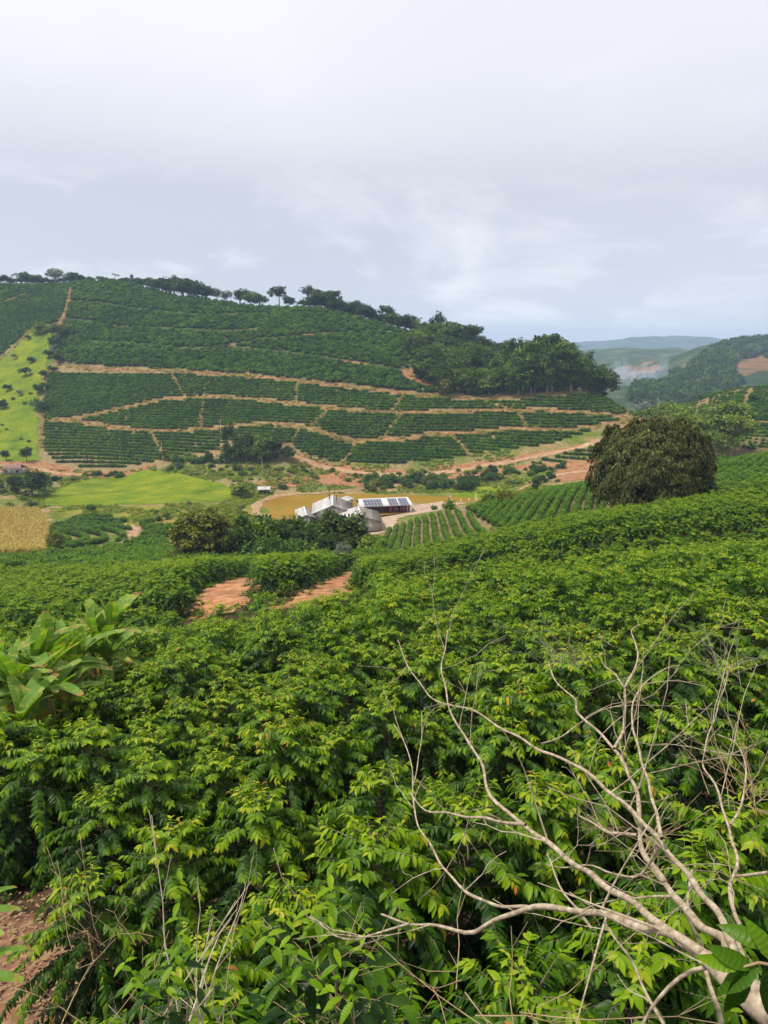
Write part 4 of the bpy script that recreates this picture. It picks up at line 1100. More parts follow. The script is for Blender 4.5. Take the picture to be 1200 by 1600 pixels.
# the grove on the right shoulder
GP = [(658, 528), (700, 548), (740, 566), (800, 588), (860, 598), (925, 604), (944, 609), (900, 613), (800, 617), (760, 618), (700, 612), (668, 600), (650, 575), (650, 545)]
rng = np.random.default_rng(77)
cand = rng.uniform((0, 370), (140, 520), (9000, 2)); pxg, pyg, Zg_ = gpx(cand); cand = cand[in_poly(pxg, pyg, GP)]
keep = []
for p in cand:
    if all((p[0] - k[0]) ** 2 + (p[1] - k[1]) ** 2 > 6.6 ** 2 for k in keep): keep.append(p)
front = sorted(keep, key=lambda p: p[1])
ng_ = 0
for p in keep:
    px, py, _ = gpx(np.array([p])); px = px[0]; a, b = ray(px, np.interp(px, [650, 700, 740, 790, 820, 850, 900, 945], [505, 520, 530, 532, 528, 525, 545, 585]))
    gz = float(h(p[0], p[1])); lim = b * p[1] - gz
    if px > 795:
        H = min(rng.uniform(24, 33), max(12, lim * rng.uniform(0.78, 1.14))); kd = 'eucalypt'
        tree(kd, p[0], p[1], H, 'tall straight eucalyptus in the right-hand stand of the grove', 'eucalyptus trees of the grove', name='eucalyptus_tree', wide=1.15)
    else:
        H = min(rng.uniform(10, 17), max(7, lim * rng.uniform(0.75, 1.1))); kd = rng.choice(['round_mid', 'round_mid', 'round_dark', 'round_dark', 'feathery'])
        tree(str(kd), p[0], p[1], H, 'rounded tree packed among others in the wooded left part of the grove', 'broadleaf trees of the grove', wide=1.35)
    ng_ += 1
for i in range(70):
    px = random.uniform(655, 945); base = np.interp(px, [655, 690, 760, 850, 945], [585, 612, 617, 613, 608]) - random.uniform(0.5, 5)
    g = ground_at(px, base, 340, 520); tree(random.choice(['round_dark', 'shrub', 'round_mid']), g[0], g[1], random.uniform(3.5, 7.5), 'low undergrowth tree along the front foot of the grove', 'undergrowth along the grove foot', wide=1.5)
def px_tree(kind, px, base, top, label, ymin=100, ymax=600, wide=1.0, group=None, name='tree', cat='tree'):
    g = ground_at(px, base, ymin, ymax); _, b = ray(px, top)
    return tree(kind, g[0], g[1], max(0.6, b * g[1] - g[2]), label, group, wide=wide, name=name, cat=cat)
for px, base, top, kd, w, lab in ((805, 612, 512, 'round_dark', .45, 'slim dark tree poking above the grove at its highest point'), (862, 613, 519, 'eucalypt', 1.2, 'broad high eucalyptus crown near the middle of the stand'),
    (892, 612, 533, 'eucalypt', 1.2, 'pointed eucalyptus crown right of the highest ones'), (835, 614, 523, 'eucalypt', 1.2, 'pale-trunked eucalyptus left of the stand middle'),
    (932, 608, 560, 'round_mid', 1.2, 'rounded tree that ends the grove on the right'), (945, 606, 574, 'round_dark', 1.2, 'dark low tree at the right tip of the grove'), (915, 609, 548, 'eucalypt', 1.1, 'eucalyptus second from the right tip of the grove'),
    (694, 614, 566, 'olive_shrub', 0.75, 'olive-brown rounded tree at the front left foot of the grove'), (730, 615, 580, 'grey', 0.9, 'greyish small tree at the front foot of the grove'),
    (762, 616, 585, 'round_dark', 1.2, 'dark tree at the front foot of the grove, right of the greyish one')):
    px_tree(kd, px, base, top, lab, 340, 460, w)
# trees and bushes between the left pasture and the terraces
lab = 'dark bushy tree in the line between the hillside pasture and the terraces'
for px, base, top, kd in ((92, 530, 502, 'round_dark'), (84, 545, 520, 'round_dark'), (100, 520, 503, 'olive_shrub'), (76, 560, 543, 'round_dark'), (92, 568, 549, 'round_dark'), (70, 592, 575, 'round_mid'), (82, 584, 568, 'round_mid'), (62, 615, 596, 'round_dark'), (72, 610, 594, 'round_mid'), (64, 503, 499, 'shrub'), (62, 522, 500, 'light_shrub'), (66, 640, 618, 'shrub')):
    px_tree(kd, px, base, top, lab, 340, 600, 1.3, 'trees beside the hillside pasture')
for px, base, top, kd, lab in ((40, 588, 570, 'round_dark', 'round dark tree alone in the middle of the hillside pasture'), (48, 568, 555, 'round_dark', 'small dark tree above the round one in the hillside pasture'), (31, 618, 606, 'grey', 'greyish small tree halfway down the hillside pasture'),
    (22, 562, 550, 'grey', 'pale shrub at the upper left of the hillside pasture'), (44, 531, 522, 'round_dark', 'small dark tree by the upper track of the hillside pasture'), (12, 612, 598, 'round_dark', 'dark tree in the lower left of the hillside pasture'), (3, 640, 622, 'round_dark', 'dark tree at the left frame edge in the hillside pasture'), (30, 530, 526, 'grey', 'little grey bush on the edge of the left coffee field')):
    px_tree(kd, px, base, top, lab, 340, 600, 1.3)
for i in range(9):
    px = random.uniform(-30, 66); base = random.uniform(600, 712)
    px_tree(random.choice(['shrub', 'light_shrub', 'light_shrub', 'light_shrub']), px, base, base - random.uniform(3, 7), 'small green shrub scattered in the lower hillside pasture', 340, 600, 1.4, 'shrubs of the hillside pasture', 'shrub', 'shrub')
# valley bottom left
for px, base, top, kd, w, lab in ((50, 775, 727, 'round_dark', 1.3, 'big dark tree beside the farmhouse at the foot of the left hill'), (22, 770, 738, 'round_dark', 1.3, 'dark tree left of the big one by the farmhouse'), (-8, 770, 742, 'round_mid', 1.3, 'green tree cut by the left frame edge in the valley'),
    (70, 768, 745, 'round_mid', 1.3, 'green tree right of the big dark one by the farmhouse'), (42, 722, 692, 'round_dark', .8, 'narrow dark tree above the left farm road'), (10, 720, 700, 'round_dark', 1.0, 'dark tree above the left farm road near the frame edge'),
    (145, 802, 785, 'round_mid', 1.3, 'small dark green tree behind the curved coffee rows'), (84, 862, 822, 'olive_shrub', .72, 'round dense tree on a short trunk at the edge of the maize field'),
    (187, 746, 736, 'shrub', 1.4, 'low dark shrub at the top edge of the bright pasture'), (243, 812, 792, 'feathery', .7, 'slim young tree right of the dry grassland'), (260, 812, 798, 'round_mid', 1.2, 'small tree second right of the dry grassland'), (298, 806, 776, 'sparse', .6, 'thin bare tree behind the flat-layered tree'),
    (257, 742, 690, 'sparse', .32, 'tall thin pale dead tree by the foot of the terraces'), (378, 776, 752, 'light_shrub', 1.25, 'round bright green bamboo clump right of the pasture'), (376, 806, 782, 'feathery', 1.0, 'loose light tree between the clump and the pond'),
    (358, 712, 656, 'umbrella', .5, 'tall feathery tree rising above the dark wood on the lower terraces'), (376, 716, 672, 'round_dark', 1.2, 'dark tree in the small wood, below the tall feathery one'), (395, 712, 672, 'round_dark', 1.2, 'second dark tree in the small wood on the lower terraces'),
    (413, 714, 668, 'round_mid', 1.2, 'highest green tree in the middle of the small wood'), (432, 716, 678, 'round_dark', 1.2, 'dark tree right of the middle of the small wood'), (448, 722, 690, 'round_mid', 1.1, 'bright green tree at the right end of the small wood'),
    (360, 720, 686, 'round_dark', 1.2, 'very dark tree at the left foot of the small wood'), (385, 722, 690, 'round_dark', 1.3, 'very dark tree at the front of the small wood'), (405, 724, 692, 'round_mid', 1.3, 'green tree at the front of the small wood'), (425, 722, 694, 'round_dark', 1.3, 'low dark tree at the front right of the small wood'),
    (350, 724, 704, 'round_mid', 1.3, 'small green tree at the left edge of the small wood'), (325, 722, 703, 'round_dark', 1.2, 'dark shrubby tree left of the small wood'), (312, 724, 710, 'shrub', 1.3, 'dense shrub left of the small wood'),
    (837, 770, 744, 'eucalypt', 1.4, 'narrow conical green tree by the farm road junction'), (830, 776, 760, 'feathery', 1.2, 'pale tufted palm-like tree by the farm road junction'), (763, 785, 766, 'light_shrub', 1.3, 'light green tree behind the white fence posts'), (790, 788, 762, 'olive_shrub', 1.0, 'dark tree with dead fronds behind the fence posts'),
    (704, 797, 775, 'light_shrub', .9, 'small leafy tree among the fence posts by the pond'), (678, 797, 788, 'shrub', 1.0, 'dark little bush at the pond fence'), (748, 790, 780, 'shrub', 1.0, 'dark little bush behind the middle fence posts')):
    px_tree(kd, px, base, top, lab, 100, 420, w)
for px, base, hh in [(x, 722 + 3 * math.sin(x), random.uniform(8, 16)) for x in range(262, 345, 8)]:
    px_tree(random.choice(['shrub', 'light_shrub', 'shrub']), px, base, base - hh, 'green shrub in the row under the lower terraces', 250, 420, 1.3, 'shrubs under the lower terraces', 'shrub', 'shrub')
for i in range(46):
    px = random.uniform(575, 742); t_ = (px - 575) / 170; base = 762 + random.uniform(-8, 6) - 4 * math.sin(t_ * 3)
    px_tree(random.choice(['shrub', 'shrub', 'shrub', 'grey', 'olive_shrub']), px, base, base - random.uniform(8, 20), 'dark shrub in the thicket on the bank behind the pond', 250, 420, 1.2, 'shrubs behind the pond', 'shrub', 'shrub')
for i in range(34):
    px = random.uniform(740, 880); base = random.uniform(738, 762) - (px - 740) * 0.06
    px_tree(random.choice(['shrub', 'shrub', 'light_shrub', 'round_dark']), px, base, base - random.uniform(6, 16), 'green shrub on the rough slope below the red road', 250, 420, 1.2, 'shrubs below the red road', 'shrub', 'shrub')
for i in range(34):
    px = random.uniform(470, 760); base = np.interp(px, [470, 600, 760], [738, 748, 735]) + random.uniform(-6, 10)
    px_tree(random.choice(['shrub', 'light_shrub', 'olive_shrub']), px, base, base - random.uniform(3, 8), 'small shrub growing on the red road bank', 250, 420, 1.3, 'shrubs on the red bank', 'shrub', 'shrub')
for i in range(70):
    px = random.uniform(245, 470); base = random.uniform(728, 790)
    if in_poly([px], [base], [(60, 790), (110, 750), (235, 733), (330, 750), (385, 768), (370, 790)])[0] or px > 405 and base > 770: continue
    px_tree(random.choice(['shrub', 'light_shrub', 'light_shrub', 'olive_shrub']), px, base, base - random.uniform(3, 11), 'low shrub in the rough grassland beside the bright pasture', 200, 420, 1.5, 'shrubs of the valley grassland', 'shrub', 'shrub')
for i in range(30):
    px = random.uniform(-20, 185); base = random.uniform(752, 796) if px < 60 else random.uniform(750, 757) - (px - 60) * 0.1
    px_tree(random.choice(['shrub', 'shrub', 'light_shrub']), px, base, base - random.uniform(4, 10), 'low shrub on the margin of the left farmland', 200, 420, 1.5, 'shrubs of the left farmland', 'shrub', 'shrub')
# small grass tufts on the terrace banks
PT = []
for L, w in ROADS[:20]:
    k = rng.integers(0, len(L), len(L)); off = rng.normal(0, w * 1.0, (len(L), 2)); PT.append(L[k] + off)
PT = np.concatenate(PT); Zt = h(PT[:, 0], PT[:, 1]); nt_ = len(PT)
edge = np.concatenate([TA, TB]); wk = rng.integers(0, len(edge), 500); WP = edge[wk][:, :2] + rng.normal(0, 0.45, (500, 2))
WEED = [bush_far(730 + i, 0.35, 0.3, 40, 0.16, M['coffee'], core=0.4) for i in range(2)]
gn_scatter('track_weeds', np.column_stack([WP, h(WP[:, 0], WP[:, 1])]), rng.uniform(0, 6.28, 500), rng.uniform(0.3, 1.0, 500), rng.integers(0, 2, 500), WEED, 'small green weeds along the ragged edges of the clay tracks')
LP_ = ground_at(20, 1520, 1.5, 30)
nl_ = 900; LX = LP_[0] + rng.normal(-0.6, 2.0, nl_); LY = LP_[1] + rng.normal(0, 2.2, nl_)
LIT = []
for i in range(3):
    n = 5; v, f, t, u = scatter(CARD, rng.normal(0, 0.18, (n, 3)) * np.array((1, 1, 0.03)), rng.normal(0, 1, (n, 3)) * np.array((1, 1, 0.15)), np.tile((0, 0, 1.0), (n, 1)), rng.uniform(0.05, 0.12, n), np.full(n, 0.9))
    LIT.append(mesh_np('litter', v, f, M['dry_leaf'], tint=t, uv=u))
gn_scatter('leaf_litter', np.column_stack([LX, LY, h(LX, LY) + 0.05]), rng.uniform(0, 6.28, nl_), rng.uniform(0.6, 1.3, nl_), rng.integers(0, 3, nl_), LIT, 'dead leaves and crumbs of litter on the bare soil at the lower left')
TUFT = [bush_far(700 + i, 1.0, 0.9, 60, 0.5, M['maize'], core=0.5) for i in range(2)]
gn_scatter('dry_grass_tufts', np.column_stack([PT, Zt]), rng.uniform(0, 6.28, nt_), rng.uniform(0.5, 1.15, nt_), rng.integers(0, 2, nt_), TUFT, 'dry straw-coloured grass tufts along the terrace tracks')
# grass clumps over the valley floor
GT = np.stack([rng.uniform(-190, 60, 26000), rng.uniform(205, 350, 26000)], 1)
pg_, yg_, zg_ = gpx(GT)
ok = off_roads(GT, 0.4) & ~in_poly(pg_, yg_, [(405, 808), (405, 780), (430, 772), (760, 770), (765, 800), (600, 860), (470, 850)]) & ~in_poly(pg_, yg_, D_POLY) & ~in_poly(pg_, yg_, E_POLY) & ~in_poly(pg_, yg_, LOWER) & ~in_poly(pg_, yg_, [(-60, 797), (60, 800), (80, 822), (72, 868), (-60, 875)])
bright = in_poly(pg_, yg_, [(66, 790), (78, 772), (110, 756), (170, 744), (235, 735), (290, 742), (330, 752), (372, 768), (365, 778), (320, 786), (240, 788), (150, 790)])
ok &= ~bright & (wobble(GT[:, 0], GT[:, 1], 18, 44) > -0.25)
GT = GT[ok]; ngt = len(GT)
GTM = [bush_far(740 + i, 0.55, 0.6, 46, 0.42, M['valley_grass'], core=0.5) for i in range(3)]
gn_scatter('valley_grass', np.column_stack([GT, h(GT[:, 0], GT[:, 1]) + 0.05]), rng.uniform(0, 6.28, ngt), rng.uniform(0.35, 1.1, ngt), rng.integers(0, 3, ngt), GTM, 'rough green and straw-coloured grass clumps over the valley floor')
# trees in front of the barns
for px, base, top, kd, w, lab in ((395, 872, 800, 'round_mid', 1.1, 'green tree left in the thicket before the barns'), (420, 868, 805, 'round_dark', 1.1, 'dark tree in the thicket left of the barns'), (450, 862, 806, 'round_mid', 1.2, 'leafy tree in the thicket just left of the barns'),
    (378, 878, 824, 'round_dark', 1.1, 'low dark tree between the flat-layered tree and the thicket'), (405, 882, 836, 'shrub', 1.0, 'dense bush at the front left of the thicket'), (480, 872, 826, 'round_dark', 1.0, 'slender dark tree in front of the left barn gable'),
    (505, 868, 814, 'round_mid', 1.0, 'green tree covering the wall between the barn gables'), (533, 866, 797, 'round_dark', 1.15, 'tallest dark green tree right in front of the barns'), (555, 864, 818, 'round_dark', 1.0, 'dark tree at the right edge of the thicket before the barns'),
    (515, 874, 836, 'round_dark', 1.2, 'low dark tree under the tallest one before the barns'), (548, 874, 838, 'round_dark', 1.2, 'low dark tree under the tallest one, nearer the right barn'), (466, 880, 846, 'shrub', 1.0, 'low bush in the middle of the thicket'),
    (538, 885, 852, 'grey', 1.1, 'dry greyish bush standing at the front of the thicket'), (576, 872, 846, 'light_shrub', .9, 'light green bush by the corner of the right barn'), (569, 850, 808, 'sparse', .5, 'slim papaya-like tree against the right barn wall'), (430, 884, 850, 'shrub', 1.1, 'dark bush left of the banana clump'),
    (492, 846, 806, 'sparse', .45, 'slim bare-stemmed tree against the left barn gable'), (360, 868, 845, 'olive_shrub', 1.1, 'low yellowish tree at the right foot of the flat-layered tree')):
    px_tree(kd, px, base, top - 12, lab, 100, 245, w)
# light feathery trees behind the big dark tree
for px, base, top, w, lab in ((1022, 680, 622, 1.2, 'light feathery tree furthest left behind the big dark dome tree'), (1050, 690, 618, 1.1, 'second light feathery tree from the left behind the dome tree'), (1068, 700, 628, 1.2, 'third light feathery tree behind the dome tree'), (1088, 710, 624, 1.2, 'light feathery tree above the right shoulder of the dome tree'),
    (1108, 715, 618, 1.2, 'tallest light feathery tree right of the dome tree'), (1128, 718, 622, 1.15, 'light feathery tree second from the right end of the stand'), (1140, 722, 634, 1.0, 'light feathery tree at the right end of the stand'), (1115, 725, 660, 1.1, 'low feathery tree in front of the tallest one'), (1090, 722, 665, 1.1, 'low feathery tree near the dome tree edge')):
    px_tree('feathery', px, base, top - 8, lab, 190, 330, w)
for px, base, top, kd, lab in ((1003, 660, 636, 'round_mid', 'round green tree at the right tip of the terraces'), (1118, 728, 704, 'shrub', 'dark bush at the foot of the feathery trees'), (1100, 730, 706, 'round_dark', 'dark low tree beside the right flank of the dome tree'), (1134, 726, 712, 'olive_shrub', 'yellowish bush at the upper end of the right coffee rows'),
    (1180, 626, 612, 'shrub', 'shrub in the gap between the two fields of the right hill'), (1160, 645, 632, 'shrub', 'lower shrub in the gap between the two fields of the right hill'), (1094, 628, 615, 'round_mid', 'small tree on the crest left of the right hill'), (1045, 650, 630, 'round_mid', 'green tree in the saddle left of the right hill')):
    px_tree(kd, px, base, top, lab, 160, 430, 1.3)
# the flat-layered tree in the valley
g = ground_at(320, 878, 110, 240); rng = np.random.default_rng(91)
_, b_ = ray(320, 798); Hh = b_ * g[1] - g[2]; Wd = 105 / FPX * g[1] / 2
L = []
for zf, n_l, rr in ((0.93, 3, 0.30), (0.80, 6, 0.62), (0.66, 8, 0.85), (0.50, 9, 0.95), (0.34, 9, 0.9), (0.2, 8, 0.8)):
    for i in range(n_l):
        a_ = i / n_l * 6.28 + rng.uniform(0, 1); L.append((math.cos(a_) * rr * Wd * 0.72, math.sin(a_) * rr * Wd * 0.72, zf * Hh, Wd * 0.30, Wd * 0.30, Hh * 0.055))
e = empty('tree', tuple(g)); tag(e, 'broad tree with flat yellowish-green layers of foliage left of the farm thicket', 'tree')
obj('crown', crown(92, L, 420, 24, 0.62, 0.95, M['leaf_olive'], flat=0.4, core=0.9, tintvar=0.12), e)
obj('trunk', trunk(93, Hh * 0.7, 0.35, [(l[0], l[1], l[2]) for l in L[::3]], M['bark']), e)
# the big dark dome tree
g = at_y(1013, 800, 104); g[2] = float(h(g[0], g[1])); rng = np.random.default_rng(95)
_, b_ = ray(1013, 656); Hh = b_ * g[1] - g[2]; Wd = 172 / FPX * g[1] / 2
O = []; D = []; Nn = []; T = []; S = []
for k in range(1150):
    u_ = rng.uniform(-0.42, 1.0); a_ = rng.uniform(0, 6.28)
    rr = math.sqrt(max(0.0, 1 - max(u_, 0) ** 2.5)) * (1.0 if u_ > 0 else 1.0 + u_ * 0.22)
    rj = rng.uniform(0.88, 1.05) * (1 + 0.05 * math.sin(3 * a_ + 1) + 0.04 * math.sin(7 * a_ + 4 * u_) + 0.035 * math.sin(11 * a_ - 9 * u_))
    cc = np.array((rr * Wd * math.cos(a_) * rj, rr * Wd * math.sin(a_) * rj, Hh * (0.44 + 0.56 * u_ * rj)))
    nrm = unit(np.array((math.cos(a_) * rr, math.sin(a_) * rr, max(u_, 0) + 0.15)))
    kk = int(rng.uniform(34, 58)); t = rng.random(kk)
    side = np.cross(nrm, (0, 0, 1.0)); side = side / (np.linalg.norm(side) + 1e-9)
    sp = rng.normal(0, 0.42, kk)
    # a shaggy hanging tuft: starts at the clump head and falls
    P_ = cc + nrm * (0.15 + 0.45 * np.sqrt(t))[:, None] + side * sp[:, None] * (0.5 + t[:, None] * 0.6) + np.array((0, 0, 1.0)) * (0.35 - 1.25 * t - 0.5 * sp ** 2)[:, None]
    O.append(P_); D.append(nrm * 0.35 + side * sp[:, None] * 0.7 + np.array((0, 0, -1.0)) + rng.normal(0, 0.25, (kk, 3)))
    Nn.append(nrm + np.array((0, 0, 0.3)) + rng.normal(0, 0.3, (kk, 3)))
    ct = rng.normal(0, 0.09)
    T.append(np.clip(0.36 + ct + rng.normal(0, 0.09, kk) + 0.42 * (rng.random(kk) < 0.36) * (1 - t), 0, 1)); S.append(rng.uniform(0.34, 0.66, kk))
O, D, Nn, T, S = map(np.concatenate, (O, D, Nn, T, S))
NARROW = (CARD[0] * np.array((0.62, 1, 1)), CARD[1], CARD[2])
v, f, t, u = merge([scatter(NARROW, O, D, Nn, S, T), core_blob(rng, 0, 0, Hh * 0.42, Wd * 0.86, Wd * 0.86, Hh * 0.46, 18, 9, 0.05)])
e = empty('tree', tuple(g)); tag(e, 'huge dark dome-shaped tree with drooping foliage among the coffee rows on the right', 'tree')
obj('crown', mesh_np('crown', v, f, M['leaf_mango'], tint=t, uv=u), e)
obj('trunk', trunk(96, Hh * 0.6, 0.5, [(3, 1, 6), (-3, 2, 6), (1, -3, 7), (-2, -2, 6)], M['bark']), e)
# distant woods
rng = np.random.default_rng(98)
cand = np.stack([rng.uniform(150, 1000, 16000), rng.uniform(620, 1500, 16000)], 1)
pxg, pyg, Zg_ = gpx(cand)
ok = in_poly(pxg, pyg, [(1015, 632), (1060, 600), (1085, 568), (1110, 548), (1150, 535), (1200, 526), (1400, 520), (1400, 556), (1200, 560), (1150, 562), (1140, 590), (1160, 600), (1120, 625), (1060, 640)]) & (cand[:, 1] > 780)
ok |= in_poly(pxg, pyg, [(1000, 596), (1060, 585), (1075, 600), (1060, 645), (1000, 645), (985, 622)]) & (cand[:, 1] > 700) & (cand[:, 1] < 1250)
FW = cand[ok]
near_v = np.stack([rng.uniform(100, 330, 1600), rng.uniform(450, 760, 1600)], 1)
pn_, pyn_, _z = gpx(near_v)
FW = np.concatenate([FW, near_v[(pn_ > 940) & (pn_ < 1400)][:350]])
Zf = h(FW[:, 0], FW[:, 1]); nf = len(FW); print('forest', nf, 'grove', ng_)
CRN = [bush_far(710 + i, 11, 6.0, 170, 2.4, M['leaf_mid'] if i % 2 else M['leaf_dark'], core=0.78) for i in range(3)] + [bush_far(715, 10, 5.5, 170, 2.2, M['leaf_grey'])]
gn_scatter('distant_wood', np.column_stack([FW, Zf - 1]), rng.uniform(0, 6.28, nf), rng.uniform(0.7, 1.25, nf), np.where(rng.random(nf) < 0.07, 3, rng.integers(0, 3, nf)), CRN, 'bluish far-off wood covering the slope of the distant right hill')
# maize
tv, tf, tt, tu = [], [], [], []
mz = []
rng = np.random.default_rng(99)
for i in range(3):
    n = 16; zz_ = rng.uniform(0.3, 1.7, n); a_ = rng.uniform(0, 6.28, n)
    O = np.stack([zz_ * 0, zz_ * 0, zz_], 1); D = np.stack([np.cos(a_), np.sin(a_), rng.uniform(0.1, 0.9, n)], 1)
    p1 = scatter(LEAF_MID, O, D, np.tile((0, 0, 1.0), (n, 1)), rng.uniform(0.5, 0.8, n), rng.random(n))
    p2 = scatter(CARD, np.array([(0, 0, 0.0), (0.02, 0, 1.0)]), np.array([(0.02, 0, 1.0), (0, 0.05, 1.0)]), np.array([(1.0, 0, 0), (0, 1.0, 0)]), np.array((1.6, 1.2)), np.array((0.7, 0.9)))
    v, f, t, u = merge([(p1[0], p1[1], p1[2], p1[3]), p2]); mz.append(mesh_np('maize', v, f, M['maize'], tint=t, uv=u))
P = line_rows(-105, 205, 0.15, 0.9, 0.5, 60, 60, 31)
P = pick(P, [(-60, 797), (60, 800), (78, 820), (70, 868), (-60, 875)], 130, 270)
nm_ = len(P)
gn_scatter('ripe_maize', np.column_stack([P[:, :2], h(P[:, 0], P[:, 1])]), rng.uniform(0, 6.28, nm_), rng.uniform(0.8, 1.15, nm_), rng.integers(0, 3, nm_), mz, 'ripe yellow maize standing in the field at the left edge')
print('maize', nm_)

# ------------------------------------------------------------------ bananas
def banana_leaf(seed, L=2.0, W=0.26, droop=0.55, dead=False):
    rng = np.random.default_rng(seed); n = 24
    t = np.linspace(0, 1, n); y = L * t * (1 - 0.12 * droop * t); zz_ = L * (0.30 * t - droop * t ** 2.2)
    w = W * np.clip(np.sin(np.pi * np.clip((t - 0.10) / 0.95, 0, 1)) ** 0.45, 0, 1) * (t > 0.1)
    V = []; F = []; T = []
    for i in range(n - 1):
        for sg in (-1, 1):
            cut = 0.03 * L / n if rng.random() < 0.4 else 0.0; dz_ = rng.normal(0, 0.010); b_ = len(V)
            for (q, tt_) in ((i, cut), (i + 1, -cut)):
                V += [(0, y[q], zz_[q]), (sg * w[q], y[q] + 0.10 * L / n + tt_ * 2, zz_[q] + w[q] * 0.42 + dz_ - 0.10 * w[q])]
            F.append((b_, b_ + 2, b_ + 3, b_ + 1) if sg < 0 else (b_, b_ + 1, b_ + 3, b_ + 2))
            e_ = (0.9 if dead else 0.25) + (0.35 if rng.random() < 0.14 else 0) + rng.normal(0, 0.05) + (0.30 if t[i] > 0.85 else 0)
            T += [min(1, e_)] * 4
    tv, tf, tc = tube_np(np.stack([np.zeros(n), y, zz_ - 0.008], 1), np.linspace(0.028, 0.005, n), 4, len(V))
    T += [0.85] * len(tv)
    V = np.concatenate([np.array(V), tv])
    return mesh_np('leaf', V, [np.array(F + tf), np.array(tc)], M['banana'], tint=T, uv=V[:, :2])
BL = [banana_leaf(800 + i, 2.0, 0.25, (0.25, 0.45, 0.7, 1.0)[i % 4]) for i in range(6)]
BD = [banana_leaf(820 + i, 1.6, 0.16, 1.2, True) for i in range(2)]
BSTEM = tubes_mesh('stem', [(np.array([(0, 0, -0.3), (0.03, 0, 1.0), (0.05, 0.02, 2.6)]), np.array((0.17, 0.14, 0.07)))], M['banana_stem'], 8)
def banana(x, y, H, label, seed, group=None, nl=9, z0=None):
    rng = random.Random(seed); s = H / 4.2
    e = empty('banana_plant', (x, y, float(h(x, y)) if z0 is None else z0), rng.uniform(0, 6.28), s); tag(e, label, 'banana plant', group)
    obj('stem', BSTEM, e)
    for i in range(nl):
        a_ = i * 2.4 + rng.uniform(-0.4, 0.4); el = math.radians((78, 66, 70, 55, 45, 50, 30, 20, 10, 40, 62)[i % 11]) + rng.uniform(-.1, .1)
        o = obj('leaf', BL[rng.randrange(6)], e, (0.05, 0.02, 2.35 + rng.uniform(-0.15, 0.2)), (0, 0, 0), rng.uniform(0.55, 0.82))
        o.rotation_euler = (el, rng.uniform(-0.3, 0.3), a_)
    for i in range(3):
        o = obj('leaf', BD[i % 2], e, (0.05, 0.02, 2.2), (-0.45, 0, i * 2.1 + rng.uniform(-.5, .5)), 0.7); o['label'] = 'dead brown hanging banana leaf'
    return e
def px_banana(px, Y, top, label, seed, nl=9, group=None):
    a, b = ray(px, top); x = a * Y; z_ = float(h(x, Y)); return banana(x, Y, max(1.5, b * Y - z_), label, seed, group, nl)
for px, Y, top, lab, nl in ((14, 18.5, 985, 'banana plant leftmost in the clump, low over the coffee', 9), (48, 20.5, 962, 'tall banana plant in the front of the left clump', 11), (82, 21.5, 972, 'banana plant right of the tall front one', 10), (-22, 19.5, 975, 'banana plant cut by the left frame edge', 9),
    (112, 23.5, 958, 'banana plant between the two tall ones in the clump', 9), (158, 25.5, 925, 'tallest banana plant, standing up at the back right of the clump', 10), (138, 25.0, 948, 'banana plant leaning beside the tallest one', 9), (166, 24.5, 968, 'rightmost banana plant with leaves reaching over the coffee', 9), (98, 22.0, 1000, 'short banana plant tucked between taller ones in the middle of the clump', 9), (34, 21.5, 985, 'banana plant behind the tall front one at the left', 9), (66, 19.0, 1010, 'short banana plant with yellow edged leaves at the clump front', 8), (20, 17.2, 1050, 'lowest banana plant with drooping yellow tips at the left edge', 7)):
    px_banana(px, Y, top - 12, lab, px + 500, nl + 5)
for i, (px, base, hh) in enumerate([(425, 876, 22), (440, 878, 24), (455, 879, 24), (468, 876, 22), (482, 880, 20), (447, 870, 28), (500, 872, 26), (516, 862, 28), (530, 880, 24), (560, 874, 20), (432, 868, 24), (408, 874, 18)]):
    g = ground_at(px, base, 100, 240); _, b = ray(px, base - hh)
    banana(g[0], g[1], b * g[1] - g[2], 'banana plant in the row at the foot of the farm thicket', 900 + i, 'banana plants of the farm thicket', 7, g[2])
for i, (px, base, hh) in enumerate([(420, 742, 14), (408, 738, 12), (398, 744, 12), (412, 748, 12), (432, 745, 12), (384, 750, 10)]):
    g = ground_at(px, base, 250, 400); _, b = ray(px, base - hh)
    banana(g[0], g[1], b * g[1] - g[2], 'banana plant under the small wood by the red bank', 940 + i, 'banana plants under the small wood', 7, g[2])

# ------------------------------------------------------------------ farm buildings
M['white_roof'] = rough_mat('white_sheet_roof', [(0.3, (0.48, 0.48, 0.49)), (0.7, (0.58, 0.58, 0.59))], 0.4, 0.5, spec=0.4)
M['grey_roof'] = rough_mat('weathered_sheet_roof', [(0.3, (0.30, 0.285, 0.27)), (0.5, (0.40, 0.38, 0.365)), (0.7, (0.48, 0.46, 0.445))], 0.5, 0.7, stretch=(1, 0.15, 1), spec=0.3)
M['shaded_roof'] = rough_mat('shaded_sheet_roof', [(0.3, (0.10, 0.085, 0.075)), (0.5, (0.17, 0.145, 0.13)), (0.7, (0.24, 0.21, 0.19))], 0.7, 0.8, stretch=(1, 0.2, 1), spec=0.2)  # darker sheet for right slopes, their shade put into the colour
M['wall_pale'] = rough_mat('pale_block_wall', [(0.3, (0.27, 0.24, 0.215)), (0.7, (0.38, 0.35, 0.315))], 0.8, 0.9)
M['wall_maroon'] = rough_mat('maroon_wall', [(0.3, (0.14, 0.03, 0.025)), (0.7, (0.22, 0.05, 0.04))], 0.8, 0.7)
M['wall_white'] = rough_mat('white_wall', [(0.3, (0.6, 0.59, 0.57)), (0.7, (0.74, 0.73, 0.71))], 0.6, 0.8)
M['dark_metal'] = rough_mat('dark_steel', [(0.3, (0.03, 0.03, 0.035)), (0.7, (0.07, 0.07, 0.08))], 3, 0.5)
